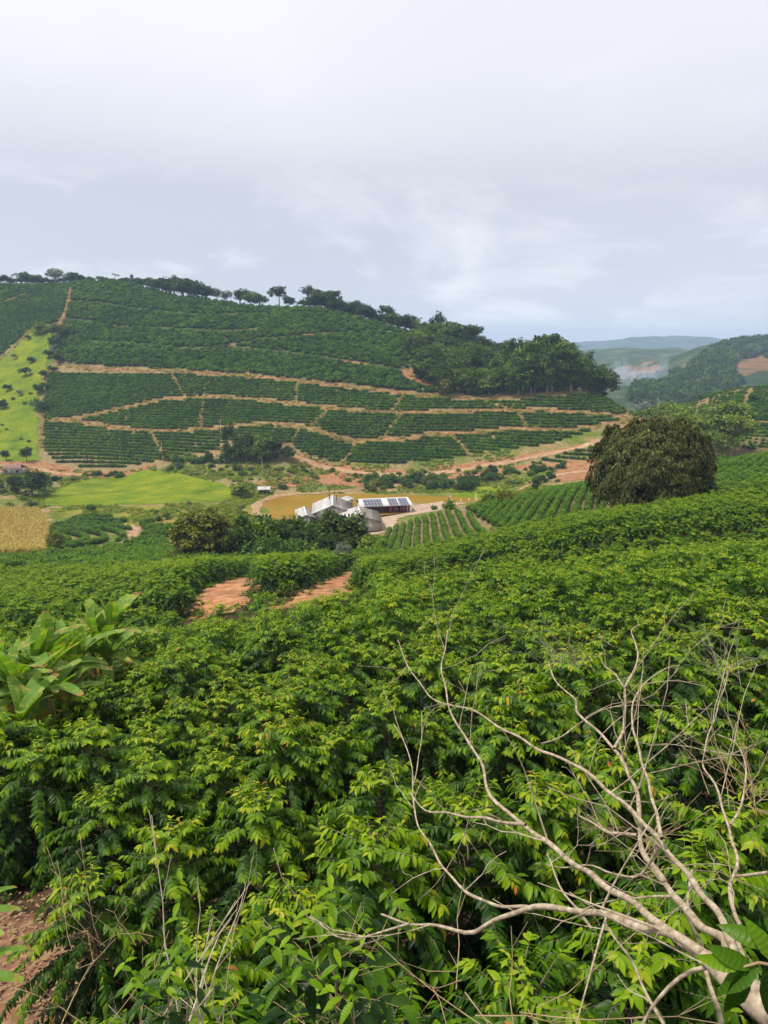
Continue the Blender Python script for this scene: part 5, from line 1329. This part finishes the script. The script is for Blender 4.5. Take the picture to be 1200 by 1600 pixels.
M['solar'] = rough_mat('solar_panel', [(0.3, (0.10, 0.11, 0.15)), (0.7, (0.14, 0.15, 0.20))], 0.8, 0.25, spec=0.6)
M['tile_roof'] = rough_mat('old_tile_roof', [(0.3, (0.12, 0.07, 0.06)), (0.7, (0.24, 0.15, 0.12))], 1.5, 0.9)
M['post'] = rough_mat('whitewashed_post', [(0.3, (0.5, 0.48, 0.44)), (0.7, (0.7, 0.68, 0.64))], 4, 0.9)
M['wood'] = rough_mat('grey_wood', [(0.3, (0.16, 0.13, 0.11)), (0.7, (0.30, 0.26, 0.22))], 3, 0.9)
def slab(name, pts, th, mat, parent, corr=0.0, ncor=0):
    """a roof sheet through four corners (eave-left, eave-right, ridge-right, ridge-left), corrugated along the eave, with thickness"""
    a, b, c_, d = [np.array(p, float) for p in pts]; n = max(2, ncor * 2 + 1) if ncor else 2
    V = []; F = []
    nn = np.cross(b - a, d - a); nn /= np.linalg.norm(nn)
    for i in range(n):
        t = i / (n - 1); o_ = nn * (corr if i % 2 else 0)
        for p in (a + (b - a) * t, d + (c_ - d) * t):
            V.append(p + o_); V.append(p + o_ - nn * th)
    for i in range(n - 1):
        q = i * 4; F += [(q, q + 4, q + 6, q + 2), (q + 1, q + 3, q + 7, q + 5), (q, q + 1, q + 5, q + 4), (q + 2, q + 6, q + 7, q + 3)]
    F += [(0, 2, 3, 1), ((n - 1) * 4, (n - 1) * 4 + 1, (n - 1) * 4 + 3, (n - 1) * 4 + 2)]
    return obj(name, mesh_np(name, np.array(V), np.array(F), mat), parent)
def poly_prism(name, pts, off, mat, parent):
    """a flat outline given depth along off"""
    P = np.array(pts, float); Q = P + np.array(off, float); n = len(P)
    F = [tuple(range(n))[::-1], tuple(range(n, 2 * n))]; V = np.vstack([P, Q])
    sides = [(i, (i + 1) % n, n + (i + 1) % n, n + i) for i in range(n)]
    return obj(name, mesh_np(name, V, [np.array([F[0]]), np.array([F[1]]), np.array(sides)], mat), parent)
GZY = -57.15
def place_frame(pl, pr, name, label, cat):
    """empty whose +x runs from ground point pl to pr"""
    A_ = np.array(flat_at(*pl, GZY)); B_ = np.array(flat_at(*pr, GZY)); d = B_ - A_
    e = empty(name, tuple(A_), math.atan2(d[1], d[0])); tag(e, label, cat); return e, float(np.hypot(d[0], d[1]))
e, L = place_frame((565.5, 803), (641.5, 799.5), 'solar_shed', 'long low shed with white roof, solar panels and maroon front beside the pond', 'shed')
Dp = 10.5; eh = 2.7; rh = 4.4
boxes = [(L / 2, Dp - .1, eh / 2, L, .2, eh)]
obj('back_wall', boxes_mesh('back_wall', boxes, M['wall_maroon']), e)
for x0, x1 in ((0.55, 0.62), (0.66, 0.74), (0.79, 0.97)):
    o = obj('front_panel', boxes_mesh('front_panel', [((x0 + x1) / 2 * L, 0.3, eh / 2 - .1, (x1 - x0) * L, .12, eh - .3)], M['wall_maroon']), e)
obj('inner_wall', boxes_mesh('inner_wall', [(L / 2, 3.5, eh / 2, L - .5, .15, eh - .05)], M['wall_maroon']), e)
for xx in (0.05, L - 0.05):
    poly_prism('end_wall', [(xx, 0.2, 0), (xx, Dp - .2, 0), (xx, Dp - .2, eh - .05), (xx, Dp / 2, rh - .1), (xx, 0.2, eh - .05)], (0.15 if xx < 1 else -0.15, 0, 0), M['wall_white'], e)
for i in range(8):
    obj('post', boxes_mesh('post', [((i + 0.5) / 8 * L, 0.15, eh / 2 - .03, .14, .14, eh - .06)], M['wall_white' if i == 7 else 'dark_metal']), e)
slab('roof', [(-0.5, -0.7, eh - .1), (L + 0.9, -0.7, eh - .1), (L + 0.2, Dp / 2, rh), (-0.5, Dp / 2, rh)], 0.06, M['white_roof'], e, 0.04, 40)
slab('roof', [(L + 0.9, Dp + .7, eh - .1), (-0.5, Dp + .7, eh - .1), (-0.5, Dp / 2, rh), (L + 0.2, Dp / 2, rh)], 0.06, M['white_roof'], e, 0.04, 40)
sl = (rh - eh + .1) / (Dp / 2 + .7); ang = math.atan(sl)
pan = boxes_mesh('solar_panel', [(0, 0, 0, 1.05, 1.62, 0.05)], M['solar'])
for c0, ncol in ((1.0, 6), (8.6 / 16.8 * L + .9, 3), (12.2 / 16.8 * L + .9, 3)):
    for i in range(ncol):
        for j in range(3):
            yy = 0.1 + j * 1.72; zz_ = eh - .1 + (yy + .7) * sl + 0.14
            o = obj('solar_panel', pan, e, (c0 + i * 1.13 + .5, yy + .1, zz_), (ang, 0, 0))
def gable(px_l, px_r, label, wall_h, rise, depth, over=0.5, doors=1, left_ext=0.0, mat='grey_roof'):
    e, W_ = place_frame(px_l, px_r, 'barn', label, 'barn')
    poly_prism('front_wall', [(0, 0, 0), (W_, 0, 0), (W_, 0, wall_h - .04), (W_ / 2, 0, wall_h + rise - .06), (0, 0, wall_h - .04)], (0, 0.2, 0), M['wall_pale'], e)
    poly_prism('back_wall', [(0, depth, 0), (W_, depth, 0), (W_, depth, wall_h - .04), (W_ / 2, depth, wall_h + rise - .06), (0, depth, wall_h - .04)], (0, -0.2, 0), M['wall_pale'], e)
    for xx in (0.1, W_ - 0.1): obj('side_wall', boxes_mesh('side_wall', [(xx, depth / 2, wall_h / 2 - .03, .2, depth - .42, wall_h - .08)], M['wall_pale']), e)
    slp = rise / (W_ / 2)
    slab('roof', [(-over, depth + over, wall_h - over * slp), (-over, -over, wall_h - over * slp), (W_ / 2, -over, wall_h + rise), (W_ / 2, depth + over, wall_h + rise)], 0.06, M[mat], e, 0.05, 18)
    slab('roof', [(W_ + over, -over, wall_h - over * slp), (W_ + over, depth + over, wall_h - over * slp), (W_ / 2, depth + over, wall_h + rise), (W_ / 2, -over, wall_h + rise)], 0.06, M['shaded_roof'], e, 0.05, 18)  # right slope painted darker in place of shading
    obj('ridge_cap', boxes_mesh('ridge_cap', [(W_ / 2, depth / 2, wall_h + rise + .08, .5, depth + 2 * over, .08)], M['wall_white']), e)
    for i in range(doors):
        fr = obj('sliding_door', boxes_mesh('sliding_door', [(W_ * (0.72 if doors == 1 else 0.3 + 0.42 * i), -0.06, 1.45, 2.6, .07, 2.9)], M['grey_roof']), e)
    n_c = int(W_ / 2.2)
    for i in range(n_c + 1):
        x_ = 0.12 + i * (W_ - .24) / n_c; hh_ = wall_h + rise * (1 - abs(x_ - W_ / 2) / (W_ / 2)) - .35
        obj('wall_post', boxes_mesh('wall_post', [(x_, -0.05, hh_ / 2, .16, .1, hh_)], M['wood']), e)
    obj('eave_board', tubes_mesh('eave_board', [(np.array([(-over, -over - .03, wall_h - over * slp - .12), (W_ / 2, -over - .03, wall_h + rise - .12), ]), np.array((.1, .1))), (np.array([(W_ + over, -over - .03, wall_h - over * slp - .12), (W_ / 2, -over - .03, wall_h + rise - .12)]), np.array((.1, .1)))], M['dark_metal'], 4), e)
    return e, W_
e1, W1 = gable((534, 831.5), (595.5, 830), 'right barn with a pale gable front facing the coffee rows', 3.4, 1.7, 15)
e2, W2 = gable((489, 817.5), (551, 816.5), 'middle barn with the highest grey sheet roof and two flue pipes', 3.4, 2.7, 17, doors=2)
for x_, y_, zt in ((W2 * 0.42, 12, 8.6), (W2 * 0.60, 9.5, 7.8)):
    obj('flue_pipe', tubes_mesh('flue_pipe', [(np.array([(x_, y_, 5.0), (x_, y_, zt)]), np.array((0.16, 0.16)))], M['dark_metal'], 8), e2)
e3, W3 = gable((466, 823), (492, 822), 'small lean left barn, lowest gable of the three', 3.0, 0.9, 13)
e, L = place_frame((534, 799), (551, 797), 'store_house', 'small block store with a single sloping roof behind the barns', 'store')
for xx in (0.1, L - .1): poly_prism('side_wall', [(xx, 0, 0), (xx, 5, 0), (xx, 5, 3.0), (xx, 0, 3.0)], (0.15 if xx < 1 else -0.15, 0, 0), M['wall_pale'], e)
poly_prism('front_wall', [(0.02, 0, 0), (L - .02, 0, 0), (L - .02, 0, 4.1), (0.02, 0, 3.0)], (0, -0.15, 0), M['wall_pale'], e)
slab('roof', [(-.5, 5.5, 3.1), (-.5, -.5, 3.1), (L + .5, -.5, 4.4), (L + .5, 5.5, 4.4)], 0.08, M['grey_roof'], e, 0.05, 12)
obj('window', boxes_mesh('window', [(L * .6, -0.2, 2.0, 0.9, .08, 0.9)], M['dark_metal']), e)
# hut above the pond
g = ground_at(403, 773, 260, 340)
e = empty('hut', tuple(g), 0.1); tag(e, 'small open hut with a low grey roof by the pond road', 'hut')
for x_ in (0.2, 2.4, 4.6):
    for y_ in (0.2, 3.0): obj('post', boxes_mesh('post', [(x_, y_, 1.0, .15, .15, 2.0)], M['wood']), e)
obj('side_wall', boxes_mesh('side_wall', [(2.4, 3.15, 1.0, 4.5, .1, 1.9)], M['wood']), e)
slab('roof', [(-.3, -.4, 1.95), (5.1, -.4, 1.95), (5.1, 3.6, 2.7), (-.3, 3.6, 2.7)], 0.08, M['grey_roof'], e, 0.03, 16)
# farmhouse at the left
g = ground_at(4, 742, 300, 400)
e = empty('farmhouse', tuple(g), 0.05); tag(e, 'low farmhouse with an old brown tiled roof at the foot of the left hill', 'house')
obj('wall', boxes_mesh('wall', [(4.2, 3, 1.3, 8.4, 6, 2.6)], M['wall_pale']), e)
slab('roof', [(-.6, -.6, 2.5), (9, -.6, 2.5), (7.4, 3, 4.2), (1.0, 3, 4.2)], 0.12, M['tile_roof'], e, 0.04, 16)
slab('roof', [(9, 6.6, 2.5), (-.6, 6.6, 2.5), (1.0, 3, 4.2), (7.4, 3, 4.2)], 0.12, M['tile_roof'], e, 0.04, 16)
obj('door', boxes_mesh('door', [(4.2, -0.04, 1.05, 1.0, .1, 2.1)], M['wood']), e)
for x_ in (1.8, 6.6): obj('window', boxes_mesh('window', [(x_, -0.04, 1.5, 1.1, .1, 1.0)], M['dark_metal']), e)
# fence round the pond
e = empty('fence', (0, 0, 0)); tag(e, 'post and wire fence of whitewashed posts between the pond and the coffee rows', 'fence')
FP = smooth_line(np.array([flat_at(x, y, GZY) for x, y in ((642, 801), (660, 798), (690, 793.5), (720, 789), (745, 785.5), (770, 783))]), 3.1)
pm = boxes_mesh('post', [(0, 0, 0.9, .26, .26, 2.4)], M['post'])
tops = []
for i, p in enumerate(FP):
    zg = max(float(h(p[0], p[1])), -57.3); obj('post', pm, e, (p[0], p[1], zg), (0, random.uniform(-.05, .05), 0), (1, 1, random.uniform(.8, 1.1))); tops.append((p[0], p[1], zg))
for zz_ in (0.6, 1.2, 1.8):
    obj('wire', tubes_mesh('wire', [(np.array(tops) + (0, 0, zz_), np.full(len(tops), 0.012))], M['dark_metal'], 4), e)
for px, top in ((743, 771), (761, 771), (786, 775), (704, 774)):
    g = np.array(flat_at(px, 788, GZY)); _, b = ray(px, top)
    o = obj('power_pole', tubes_mesh('power_pole', [(np.array([(0, 0, -.3), (0, 0, 1), (0, 0, b * g[1] - g[2])]), np.array((.16, .14, .11)))], M['post'], 8), None, tuple(g))
    tag(o, {743: 'white pole behind the pond fence, left of the pair', 761: 'white pole behind the pond fence, right of the pair', 786: 'white pole near the farm road end of the fence', 704: 'white pole beside the small leafy tree by the pond'}[px], 'pole')
for px, base, top, lab in ((347, 716, 655, 'thin pale pole before the small wood on the lower terraces'), (410, 742, 718, 'short pale post under the small wood'), (254, 725, 690, 'thin pale pole near the tall dead tree')):
    g = ground_at(px, base, 300, 420); _, b = ray(px, top)
    o = obj('pole', tubes_mesh('pole', [(np.array([(0, 0, -.3), (0, 0, b * g[1] - g[2])]), np.array((.07, .05)))], M['post'], 6), None, tuple(g)); tag(o, lab, 'pole')

# ------------------------------------------------------------------ dead tree in the right foreground
def lift_line(pts, d0, d1):
    n = len(pts); seg = np.concatenate([[0], np.cumsum(np.hypot(*np.diff(np.array(pts, float), axis=0).T))]); s = seg / seg[-1]
    return np.array([at_d(x, y, d0 + (d1 - d0) * t) for (x, y), t in zip(pts, s)])
root = at_d(1330, 1680, 1.75)
zr = float(h(root[0], root[1]))
dead = empty('dead_tree', (root[0], root[1], zr)); tag(dead, 'bare dead tree with pale forking branches reaching over the near coffee bushes', 'tree')
def rel(P): return np.asarray(P) - np.array((root[0], root[1], zr))
def bumpy(P, R, rng, k=0.06):
    Q = smooth_line(np.column_stack([P, R]), 0.03); q_ = np.arange(len(Q)) * 0.03; R2 = Q[:, 3] * (1 + 0.07 * np.sin(q_ * 21 + rng.uniform(0, 6)) + 0.05 * np.sin(q_ * 47 + rng.uniform(0, 6))); return Q[:, :3] + 0.0022 * np.stack([np.sin(q_ * 30 + k_) for k_ in rng.uniform(0, 6, 3)], 1), np.maximum(R2, 0.0012)
rng = np.random.default_rng(123)
base_l = lift_line([(1330, 1680), (1255, 1620), (1200, 1580), (1150, 1535), (1102, 1492)], 1.75, 1.95)
obj('trunk', tubes_mesh('trunk', [bumpy(rel(np.vstack([[(root[0] + .05, root[1], zr - .2)], [(root[0] + .06, root[1] + .05, (zr + root[2]) / 2)], base_l])), np.array((.06, .048, .040, .034, .030, .026, .017)), rng, .03)], M['bark_pale'], 12), dead)
TW = []
BR = [  # points, distance start/end, radius px-ish start/end (metres), twigs
 ([(1102, 1492), (1046, 1458), (1025, 1452), (992, 1446), (950, 1431), (925, 1425), (867, 1419), (825, 1419), (783, 1433), (742, 1456), (700, 1450), (683, 1447), (640, 1443), (597, 1430)], 1.95, 3.0, .022, .0055, 8),
 ([(640, 1443), (583, 1460), (547, 1468), (517, 1458), (497, 1440), (485, 1432)], 2.85, 3.2, .006, .003, 4),
 ([(1046, 1458), (1017, 1433), (992, 1412), (950, 1387), (925, 1367), (900, 1352), (867, 1325), (837, 1304), (821, 1290), (800, 1275), (775, 1254), (762, 1233), (755, 1200), (745, 1180), (730, 1155), (712, 1130), (702, 1105), (697, 1080), (690, 1045), (695, 1015), (700, 985)], 2.05, 3.9, .019, .004, 16),
 ([(821, 1290), (783, 1283), (742, 1277), (700, 1271), (665, 1265), (640, 1240)], 2.7, 3.3, .010, .003, 7),
 ([(1133, 1500), (1133, 1471), (1100, 1450), (1067, 1417), (1042, 1383), (1017, 1350), (1000, 1317), (1000, 1283), (994, 1233), (985, 1215), (960, 1170), (920, 1130), (900, 1110), (900, 1095), (885, 1080), (865, 1060), (857, 1035)], 1.95, 3.8, .021, .004, 14),
 ([(960, 1170), (972, 1145), (977, 1110), (977, 1075), (997, 1030), (992, 1005), (987, 985), (1000, 975)], 3.0, 3.9, .010, .003, 9),
 ([(977, 1075), (962, 1055), (945, 1040), (938, 1030)], 3.4, 3.8, .006, .0025, 3),
 ([(1150, 1500), (1142, 1467), (1125, 1433), (1100, 1400), (1067, 1358), (1033, 1317), (1008, 1288), (983, 1263), (933, 1221), (900, 1195), (850, 1175), (810, 1152), (765, 1127), (735, 1107), (700, 1102), (675, 1090), (650, 1060), (630, 1025), (622, 1000)], 1.95, 4.1, .017, .0035, 16),
 ([(1035, 1310), (1025, 1270), (1015, 1230), (995, 1160), (987, 1110), (1005, 1070), (1040, 1045), (1062, 1040)], 2.6, 3.8, .010, .003, 10),
 ([(845, 1162), (880, 1150), (905, 1130), (940, 1110), (975, 1100), (1020, 1085), (1060, 1045)], 3.3, 4.0, .006, .002, 8),
 ([(1165, 1520), (1154, 1475), (1158, 1450), (1146, 1425), (1142, 1383), (1152, 1342), (1142, 1308), (1133, 1275), (1117, 1225), (1100, 1200), (1100, 1175), (1120, 1110), (1130, 1080), (1137, 1050)], 2.0, 3.6, .012, .003, 12),
 ([(1142, 1290), (1160, 1250), (1165, 1200), (1150, 1160), (1120, 1148)], 2.7, 3.2, .006, .0025, 6),
 ([(1029, 1325), (1017, 1346), (992, 1371), (958, 1365), (925, 1352), (883, 1356), (854, 1350)], 2.5, 2.9, .0075, .003, 6),
 ([(825, 1419), (767, 1412), (733, 1396), (700, 1365), (675, 1325), (650, 1280), (645, 1230), (640, 1180), (615, 1130)], 2.6, 3.7, .009, .003, 12),
 ([(645, 1230), (655, 1180), (660, 1130), (658, 1110)], 3.3, 3.7, .004, .002, 3),
 ([(995, 1305), (950, 1300), (925, 1285), (905, 1275)], 2.6, 2.9, .009, .004, 4),
 ([(925, 1450), (910, 1430), (880, 1395), (862, 1350), (855, 1335)], 2.4, 2.7, .007, .003, 3),
 ([(1102, 1512), (1062, 1525), (1033, 1558), (1008, 1596), (990, 1640)], 1.95, 2.1, .009, .005, 5),
 ([(1125, 1640), (1125, 1592), (1108, 1533), (1092, 1467), (1075, 1433), (1080, 1360)], 2.3, 2.7, .011, .006, 4),
 ([(1060, 1650), (1035, 1600), (1010, 1550), (985, 1500), (965, 1470), (945, 1440)], 2.2, 2.6, .008, .004, 5),
 ([(1200, 1362), (1170, 1367), (1150, 1370)], 2.3, 2.4, .006, .005, 1)]
for pts, d0, d1, r0, r1, ntw in BR:
    if pts[0][1] > 1455 and pts[0][0] > 1040 and pts[0][1] < 1530:
        pts = [(1185, 1567), (1150, 1533)] + pts; d0 = 1.88
    P = rel(lift_line(pts, d0, d1)); R = np.linspace(r0, r1, len(P)) * 0.64
    Q, R2 = bumpy(P, R, rng); tb = [(Q, R2)]
    for k in range(int(ntw * 0.55)):
        i = rng.integers(int(len(Q) * 0.25), len(Q) - 1); p0 = Q[i]; T_ = unit(Q[min(i + 1, len(Q) - 1)] - Q[i - 1])
        d = unit(T_ * 0.5 + rng.normal(0, 0.6, 3) * np.array((1, .7, 1)) + np.array((0, 0, 0.35))); ln = rng.uniform(0.08, 0.38) * (0.5 + d1 / 5); cur = rng.normal(0, 0.35, 3)
        tt_ = np.linspace(0, 1, 6)[:, None]; W_ = p0 + d * ln * tt_ + cur * ln * tt_ ** 2 * 0.6 + rng.normal(0, 0.006, (6, 3)) * tt_
        rr0 = max(0.0018, R2[i] * 0.38); tb.append((W_, np.linspace(rr0, 0.0011, 6)))
        for kk in range(rng.integers(0, 3)):
            j = rng.integers(2, 5); d2 = unit(d + rng.normal(0, 0.7, 3)); l2 = ln * rng.uniform(0.25, 0.5)
            W2_ = W_[j] + d2 * l2 * tt_[:4] * 1.6 + rng.normal(0, 0.004, (4, 3)); W2_[0] = W_[j]; tb.append((W2_, np.linspace(rr0 * 0.5, 0.0009, 4)))
    obj('branch', tubes_mesh('branch', tb, M['bark_pale'], 7), dead)
# dry twig bushes
def twig_bush(name, px, py, dist, size, n, label, seed, spread=0.5, mat='twig', up=1.0, curl=1.0, thick=1.0):
    rng = np.random.default_rng(seed); p = at_d(px, py, dist); e = empty(name, tuple(p)); tag(e, label, 'dry bush'); tb = []
    for i in range(n):
        a_ = rng.uniform(0, 6.28); d = unit(np.array((math.cos(a_) * spread, math.sin(a_) * spread, up * rng.uniform(0.3, 1.0)))); ln = size * rng.uniform(0.5, 1.1); c_ = rng.normal(0, 0.12, 3)
        t = np.linspace(0, 1, 6)[:, None]; W_ = np.array((rng.normal(0, .12), rng.normal(0, .12), 0)) * size + d * ln * t + c_ * ln * 2.2 * curl * t ** 2 + rng.normal(0, 0.014, (6, 3)) * t; r0 = 0.0038 * thick * size * rng.uniform(.6, 1.3); main = [(W_, np.linspace(r0, 0.0012, 6))]
        for k in range(rng.integers(2, 6)):
            j = rng.integers(1, 5); d2 = unit(d + rng.normal(0, 0.55, 3)); l2 = ln * rng.uniform(0.15, 0.4); main.append((W_[j] + d2 * l2 * np.linspace(0, 1, 3)[:, None], np.linspace(r0 * .5, 0.001, 3)))
        tb.append(main)
    for m_ in tb[:24]: obj('twig', tubes_mesh('twig', m_, M[mat], 5), e)
    rest = [q for m_ in tb[24:] for q in m_]
    if rest: o = obj('twigs', tubes_mesh('twigs', rest, M[mat], 4), e); o['kind'] = 'stuff'
    return e
twig_bush('dry_bush', 292, 1625, 3.6, 0.66, 12, 'pale leafless twig bush at the bottom left of the near coffee', 3, 0.42, 'twig_pale', 1.0, 0.3, 1.9)
twig_bush('dry_bush', 165, 1480, 4.6, 0.45, 7, 'thin brown twigs left of the pale leafless bush', 4, 0.6)
twig_bush('dry_bush', 395, 1640, 3.7, 0.7, 6, 'low dry twigs spreading along the bottom edge, left of the leafy sapling', 5, 1.3, up=.5)
twig_bush('dry_bush', 690, 1560, 3.9, 0.8, 6, 'dry twigs lying under the long arching branch', 6, 1.4, up=.35)
twig_bush('dry_bush', 1010, 1330, 4.8, 0.7, 11, 'tangle of thin yellowish dry twigs behind the forked dead branches', 7, 0.8)
twig_bush('dry_bush', 1180, 1250, 5.4, 0.8, 18, 'dense brownish dry bush at the right edge behind the dead tree', 8, 0.9)
twig_bush('dry_bush', 880, 1040, 11, 0.8, 16, 'greyish leafless twigs showing between the mid-slope bushes', 9, 0.8, 'bark_light')
twig_bush('dry_bush', 1135, 1060, 10, 0.9, 16, 'greyish leafless twigs between the bushes near the right edge', 10, 0.8, 'bark_light')
twig_bush('dry_bush', 820, 1600, 3.4, 0.7, 5, 'dry stalks at the bottom edge right of the sapling', 12, 1.2, up=.5)
twig_bush('dry_bush', 120, 1640, 3.9, 0.6, 6, 'two-toned dry twigs rising from the bottom left corner', 13, 1.0, up=.8)

# leafy sapling in the middle foreground
def leafy(name, root_, H, label, seed, nlat, bare, L, pair, nleaf=300, R=0.55, cat='coffee sapling', tint_add=0.1):
    O, D, Nn, S, T, tb = coffee(seed, H=H, R=R, nlat=nlat, pair=pair, L=L, bare=bare, up=0.25)
    T = np.clip(T + tint_add, 0, 0.9)
    e = empty(name, tuple(root_)); tag(e, label, cat)
    obj('stem', tubes_mesh('stem', tb[-1:], M['twig'], 7), e)
    for t_ in tb[:-1]: obj('branch', tubes_mesh('branch', [t_], M['twig'], 5), e)
    leaf_objects(e, (O, D, Nn, S, T), min(nleaf, len(O)))
    return e
p = at_d(535, 1650, 4.0); q = at_d(515, 1290, 4.15)
zg = p[2] - 0.3
leafy('coffee_sapling', (p[0], p[1], zg), q[2] - zg, 'sparse yellow-green coffee sapling with a bare woody stem in the centre foreground', 61, 32, 0.42, 0.13, 0.075, 220, 0.46, tint_add=-0.2)
p = at_d(560, 1640, 3.4)
leafy('coffee_sapling', (p[0], p[1], p[2] - .1), 0.35, 'little bright sprout at the bottom edge by the foot of the sapling', 62, 8, 0.0, 0.085, 0.07, 60, 0.18, tint_add=-0.12)
p = at_d(260, 1700, 3.6)
leafy('coffee_sapling', (p[0], p[1], p[2] - .1), 0.55, 'bright leafy sprout at the bottom edge under the pale twig bush', 63, 10, 0.0, 0.085, 0.07, 80, 0.22, tint_add=-0.18)
# leafy sprig at the lower right corner, very near
p0 = at_d(1212, 1512, 1.62)
e = empty('leafy_sprig', tuple(p0)); tag(e, 'big glossy coffee leaves on a short sprig at the right edge, nearest the viewer', 'leafy sprig')
obj('stem', tubes_mesh('stem', [(np.array([(0.10, -0.02, -0.03), (0.02, 0, 0.0), (-0.03, 0.0, 0.01), (-0.06, 0, 0.0)]), np.array((.004, .003, .0025, .002)))], M['twig'], 6), e)
spr = [((-.04, 0, 0), (-1, .1, .45), .10, .45), ((-.03, 0, 0.005), (-.9, -.2, -.55), .11, .4), ((-.05, 0, 0), (-.35, -.25, -1), .12, .3), ((-.02, 0, 0), (.2, -.3, -1), .12, .25), ((0, 0, 0.01), (-.5, .3, .8), .10, .55), ((.01, 0, 0.01), (.5, .1, .9), .10, .55), ((.02, 0, 0), (.6, -.3, -.8), .12, .2), ((-.06, 0, 0), (-1, .2, .1), .09, .5), ((0, 0.02, 0.02), (-.9, .5, .2), .11, .4), ((.03, 0, 0.03), (-.2, -.1, 1), .09, .6)]
O, D, S, T = (np.array([s[i] for s in spr], float) for i in range(4))
S = S * 0.78
leaf_objects(e, (O, D, np.tile((0.1, -0.9, 0.5), (len(O), 1)) + np.random.default_rng(2).normal(0, .15, (len(O), 3)), S, T), len(O))
# banana-like leaves intruding at the left edge
for px, py, d, rz, lab in ((-50, 1425, 3.6, -1.2, 'green leaf of a cane plant drooping in at the left edge, upper one'), (-52, 1520, 3.2, -1.5, 'yellow-edged leaves of a cane plant at the left edge, lower one')):
    p = at_d(px, py, d); e = empty('cane_plant', (p[0], p[1], p[2] - 1.0)); tag(e, lab, 'cane plant')
    obj('stem', tubes_mesh('stem', [(np.array([(0, 0, -1.5), (0, 0, 1.0)]), np.array((.02, .012)))], M['banana_stem'], 6), e)
    for k in range(5):
        o = obj('leaf', BL[k], e, (0, 0, 0.85 + k * 0.04), (0.35 + 0.1 * k, 0, rz + (k - 2) * 0.7), 0.09)

# ------------------------------------------------------------------ smoke and haze
def volume_mat(name, color, dens, noisy=None, aniso=0.2):
    m, nt, out = new_mat(name)
    v = N(nt, 'ShaderNodeVolumePrincipled'); v.inputs['Color'].default_value = (*color, 1); v.inputs['Density'].default_value = dens; v.inputs['Anisotropy'].default_value = aniso
    if noisy:
        tc = N(nt, 'ShaderNodeTexCoord'); n = N(nt, 'ShaderNodeTexNoise'); n.inputs['Scale'].default_value = noisy; n.inputs['Detail'].default_value = 4; n.inputs['Distortion'].default_value = 0.6
        nt.links.new(tc.outputs['Object'], n.inputs['Vector'])
        r = N(nt, 'ShaderNodeMapRange'); r.inputs['From Min'].default_value = 0.42; r.inputs['From Max'].default_value = 0.72; r.inputs['To Min'].default_value = 0; r.inputs['To Max'].default_value = 1
        nt.links.new(n.outputs['Fac'], r.inputs['Value'])
        # thins out towards the plume's own rim
        ln = N(nt, 'ShaderNodeVectorMath', operation='LENGTH'); nt.links.new(tc.outputs['Object'], ln.inputs[0])
        r2 = N(nt, 'ShaderNodeMapRange'); r2.inputs['From Min'].default_value = 1.0; r2.inputs['From Max'].default_value = 0.15; r2.inputs['To Min'].default_value = 0; r2.inputs['To Max'].default_value = dens
        nt.links.new(ln.outputs['Value'], r2.inputs['Value'])
        mu = N(nt, 'ShaderNodeMath', operation='MULTIPLY'); nt.links.new(r.outputs[0], mu.inputs[0]); nt.links.new(r2.outputs[0], mu.inputs[1])
        nt.links.new(mu.outputs[0], v.inputs['Density'])
    nt.links.new(v.outputs[0], out.inputs['Volume'])
    return m
rng = np.random.default_rng(5)
bl = core_blob(rng, 0, 0, 0, 1, 1, 1, 16, 10)
SM = mesh_np('smoke', bl[0] / 1.1, bl[1], volume_mat('smoke', (0.74, 0.84, 1.0), 0.14, 2.2))
for px, py, Y, sx, sz, tilt, lab in ((1028, 588, 950, 13, 34, 0.35, 'narrow white smoke column rising from the burning field'), (1005, 592, 980, 22, 26, 0.5, 'pale smoke at the foot of the narrow column'), (968, 590, 1000, 24, 30, 0.2, 'broad bluish smoke cloud drifting over the burnt clearing on the left')):
    p = at_y(px, py, Y); o = obj('smoke', SM, None, tuple(p), (0, tilt, 0), (sx, sx, sz)); tag(o, lab, 'smoke')
HZ = obj('haze', boxes_mesh('haze', [(0, 3500, 0, 14000, 7060, 320)], volume_mat('haze', (0.50, 0.68, 1.0), 0.00016, None, 0.0)))
tag(HZ, 'thin bluish haze over the valley and hills', kind='stuff')
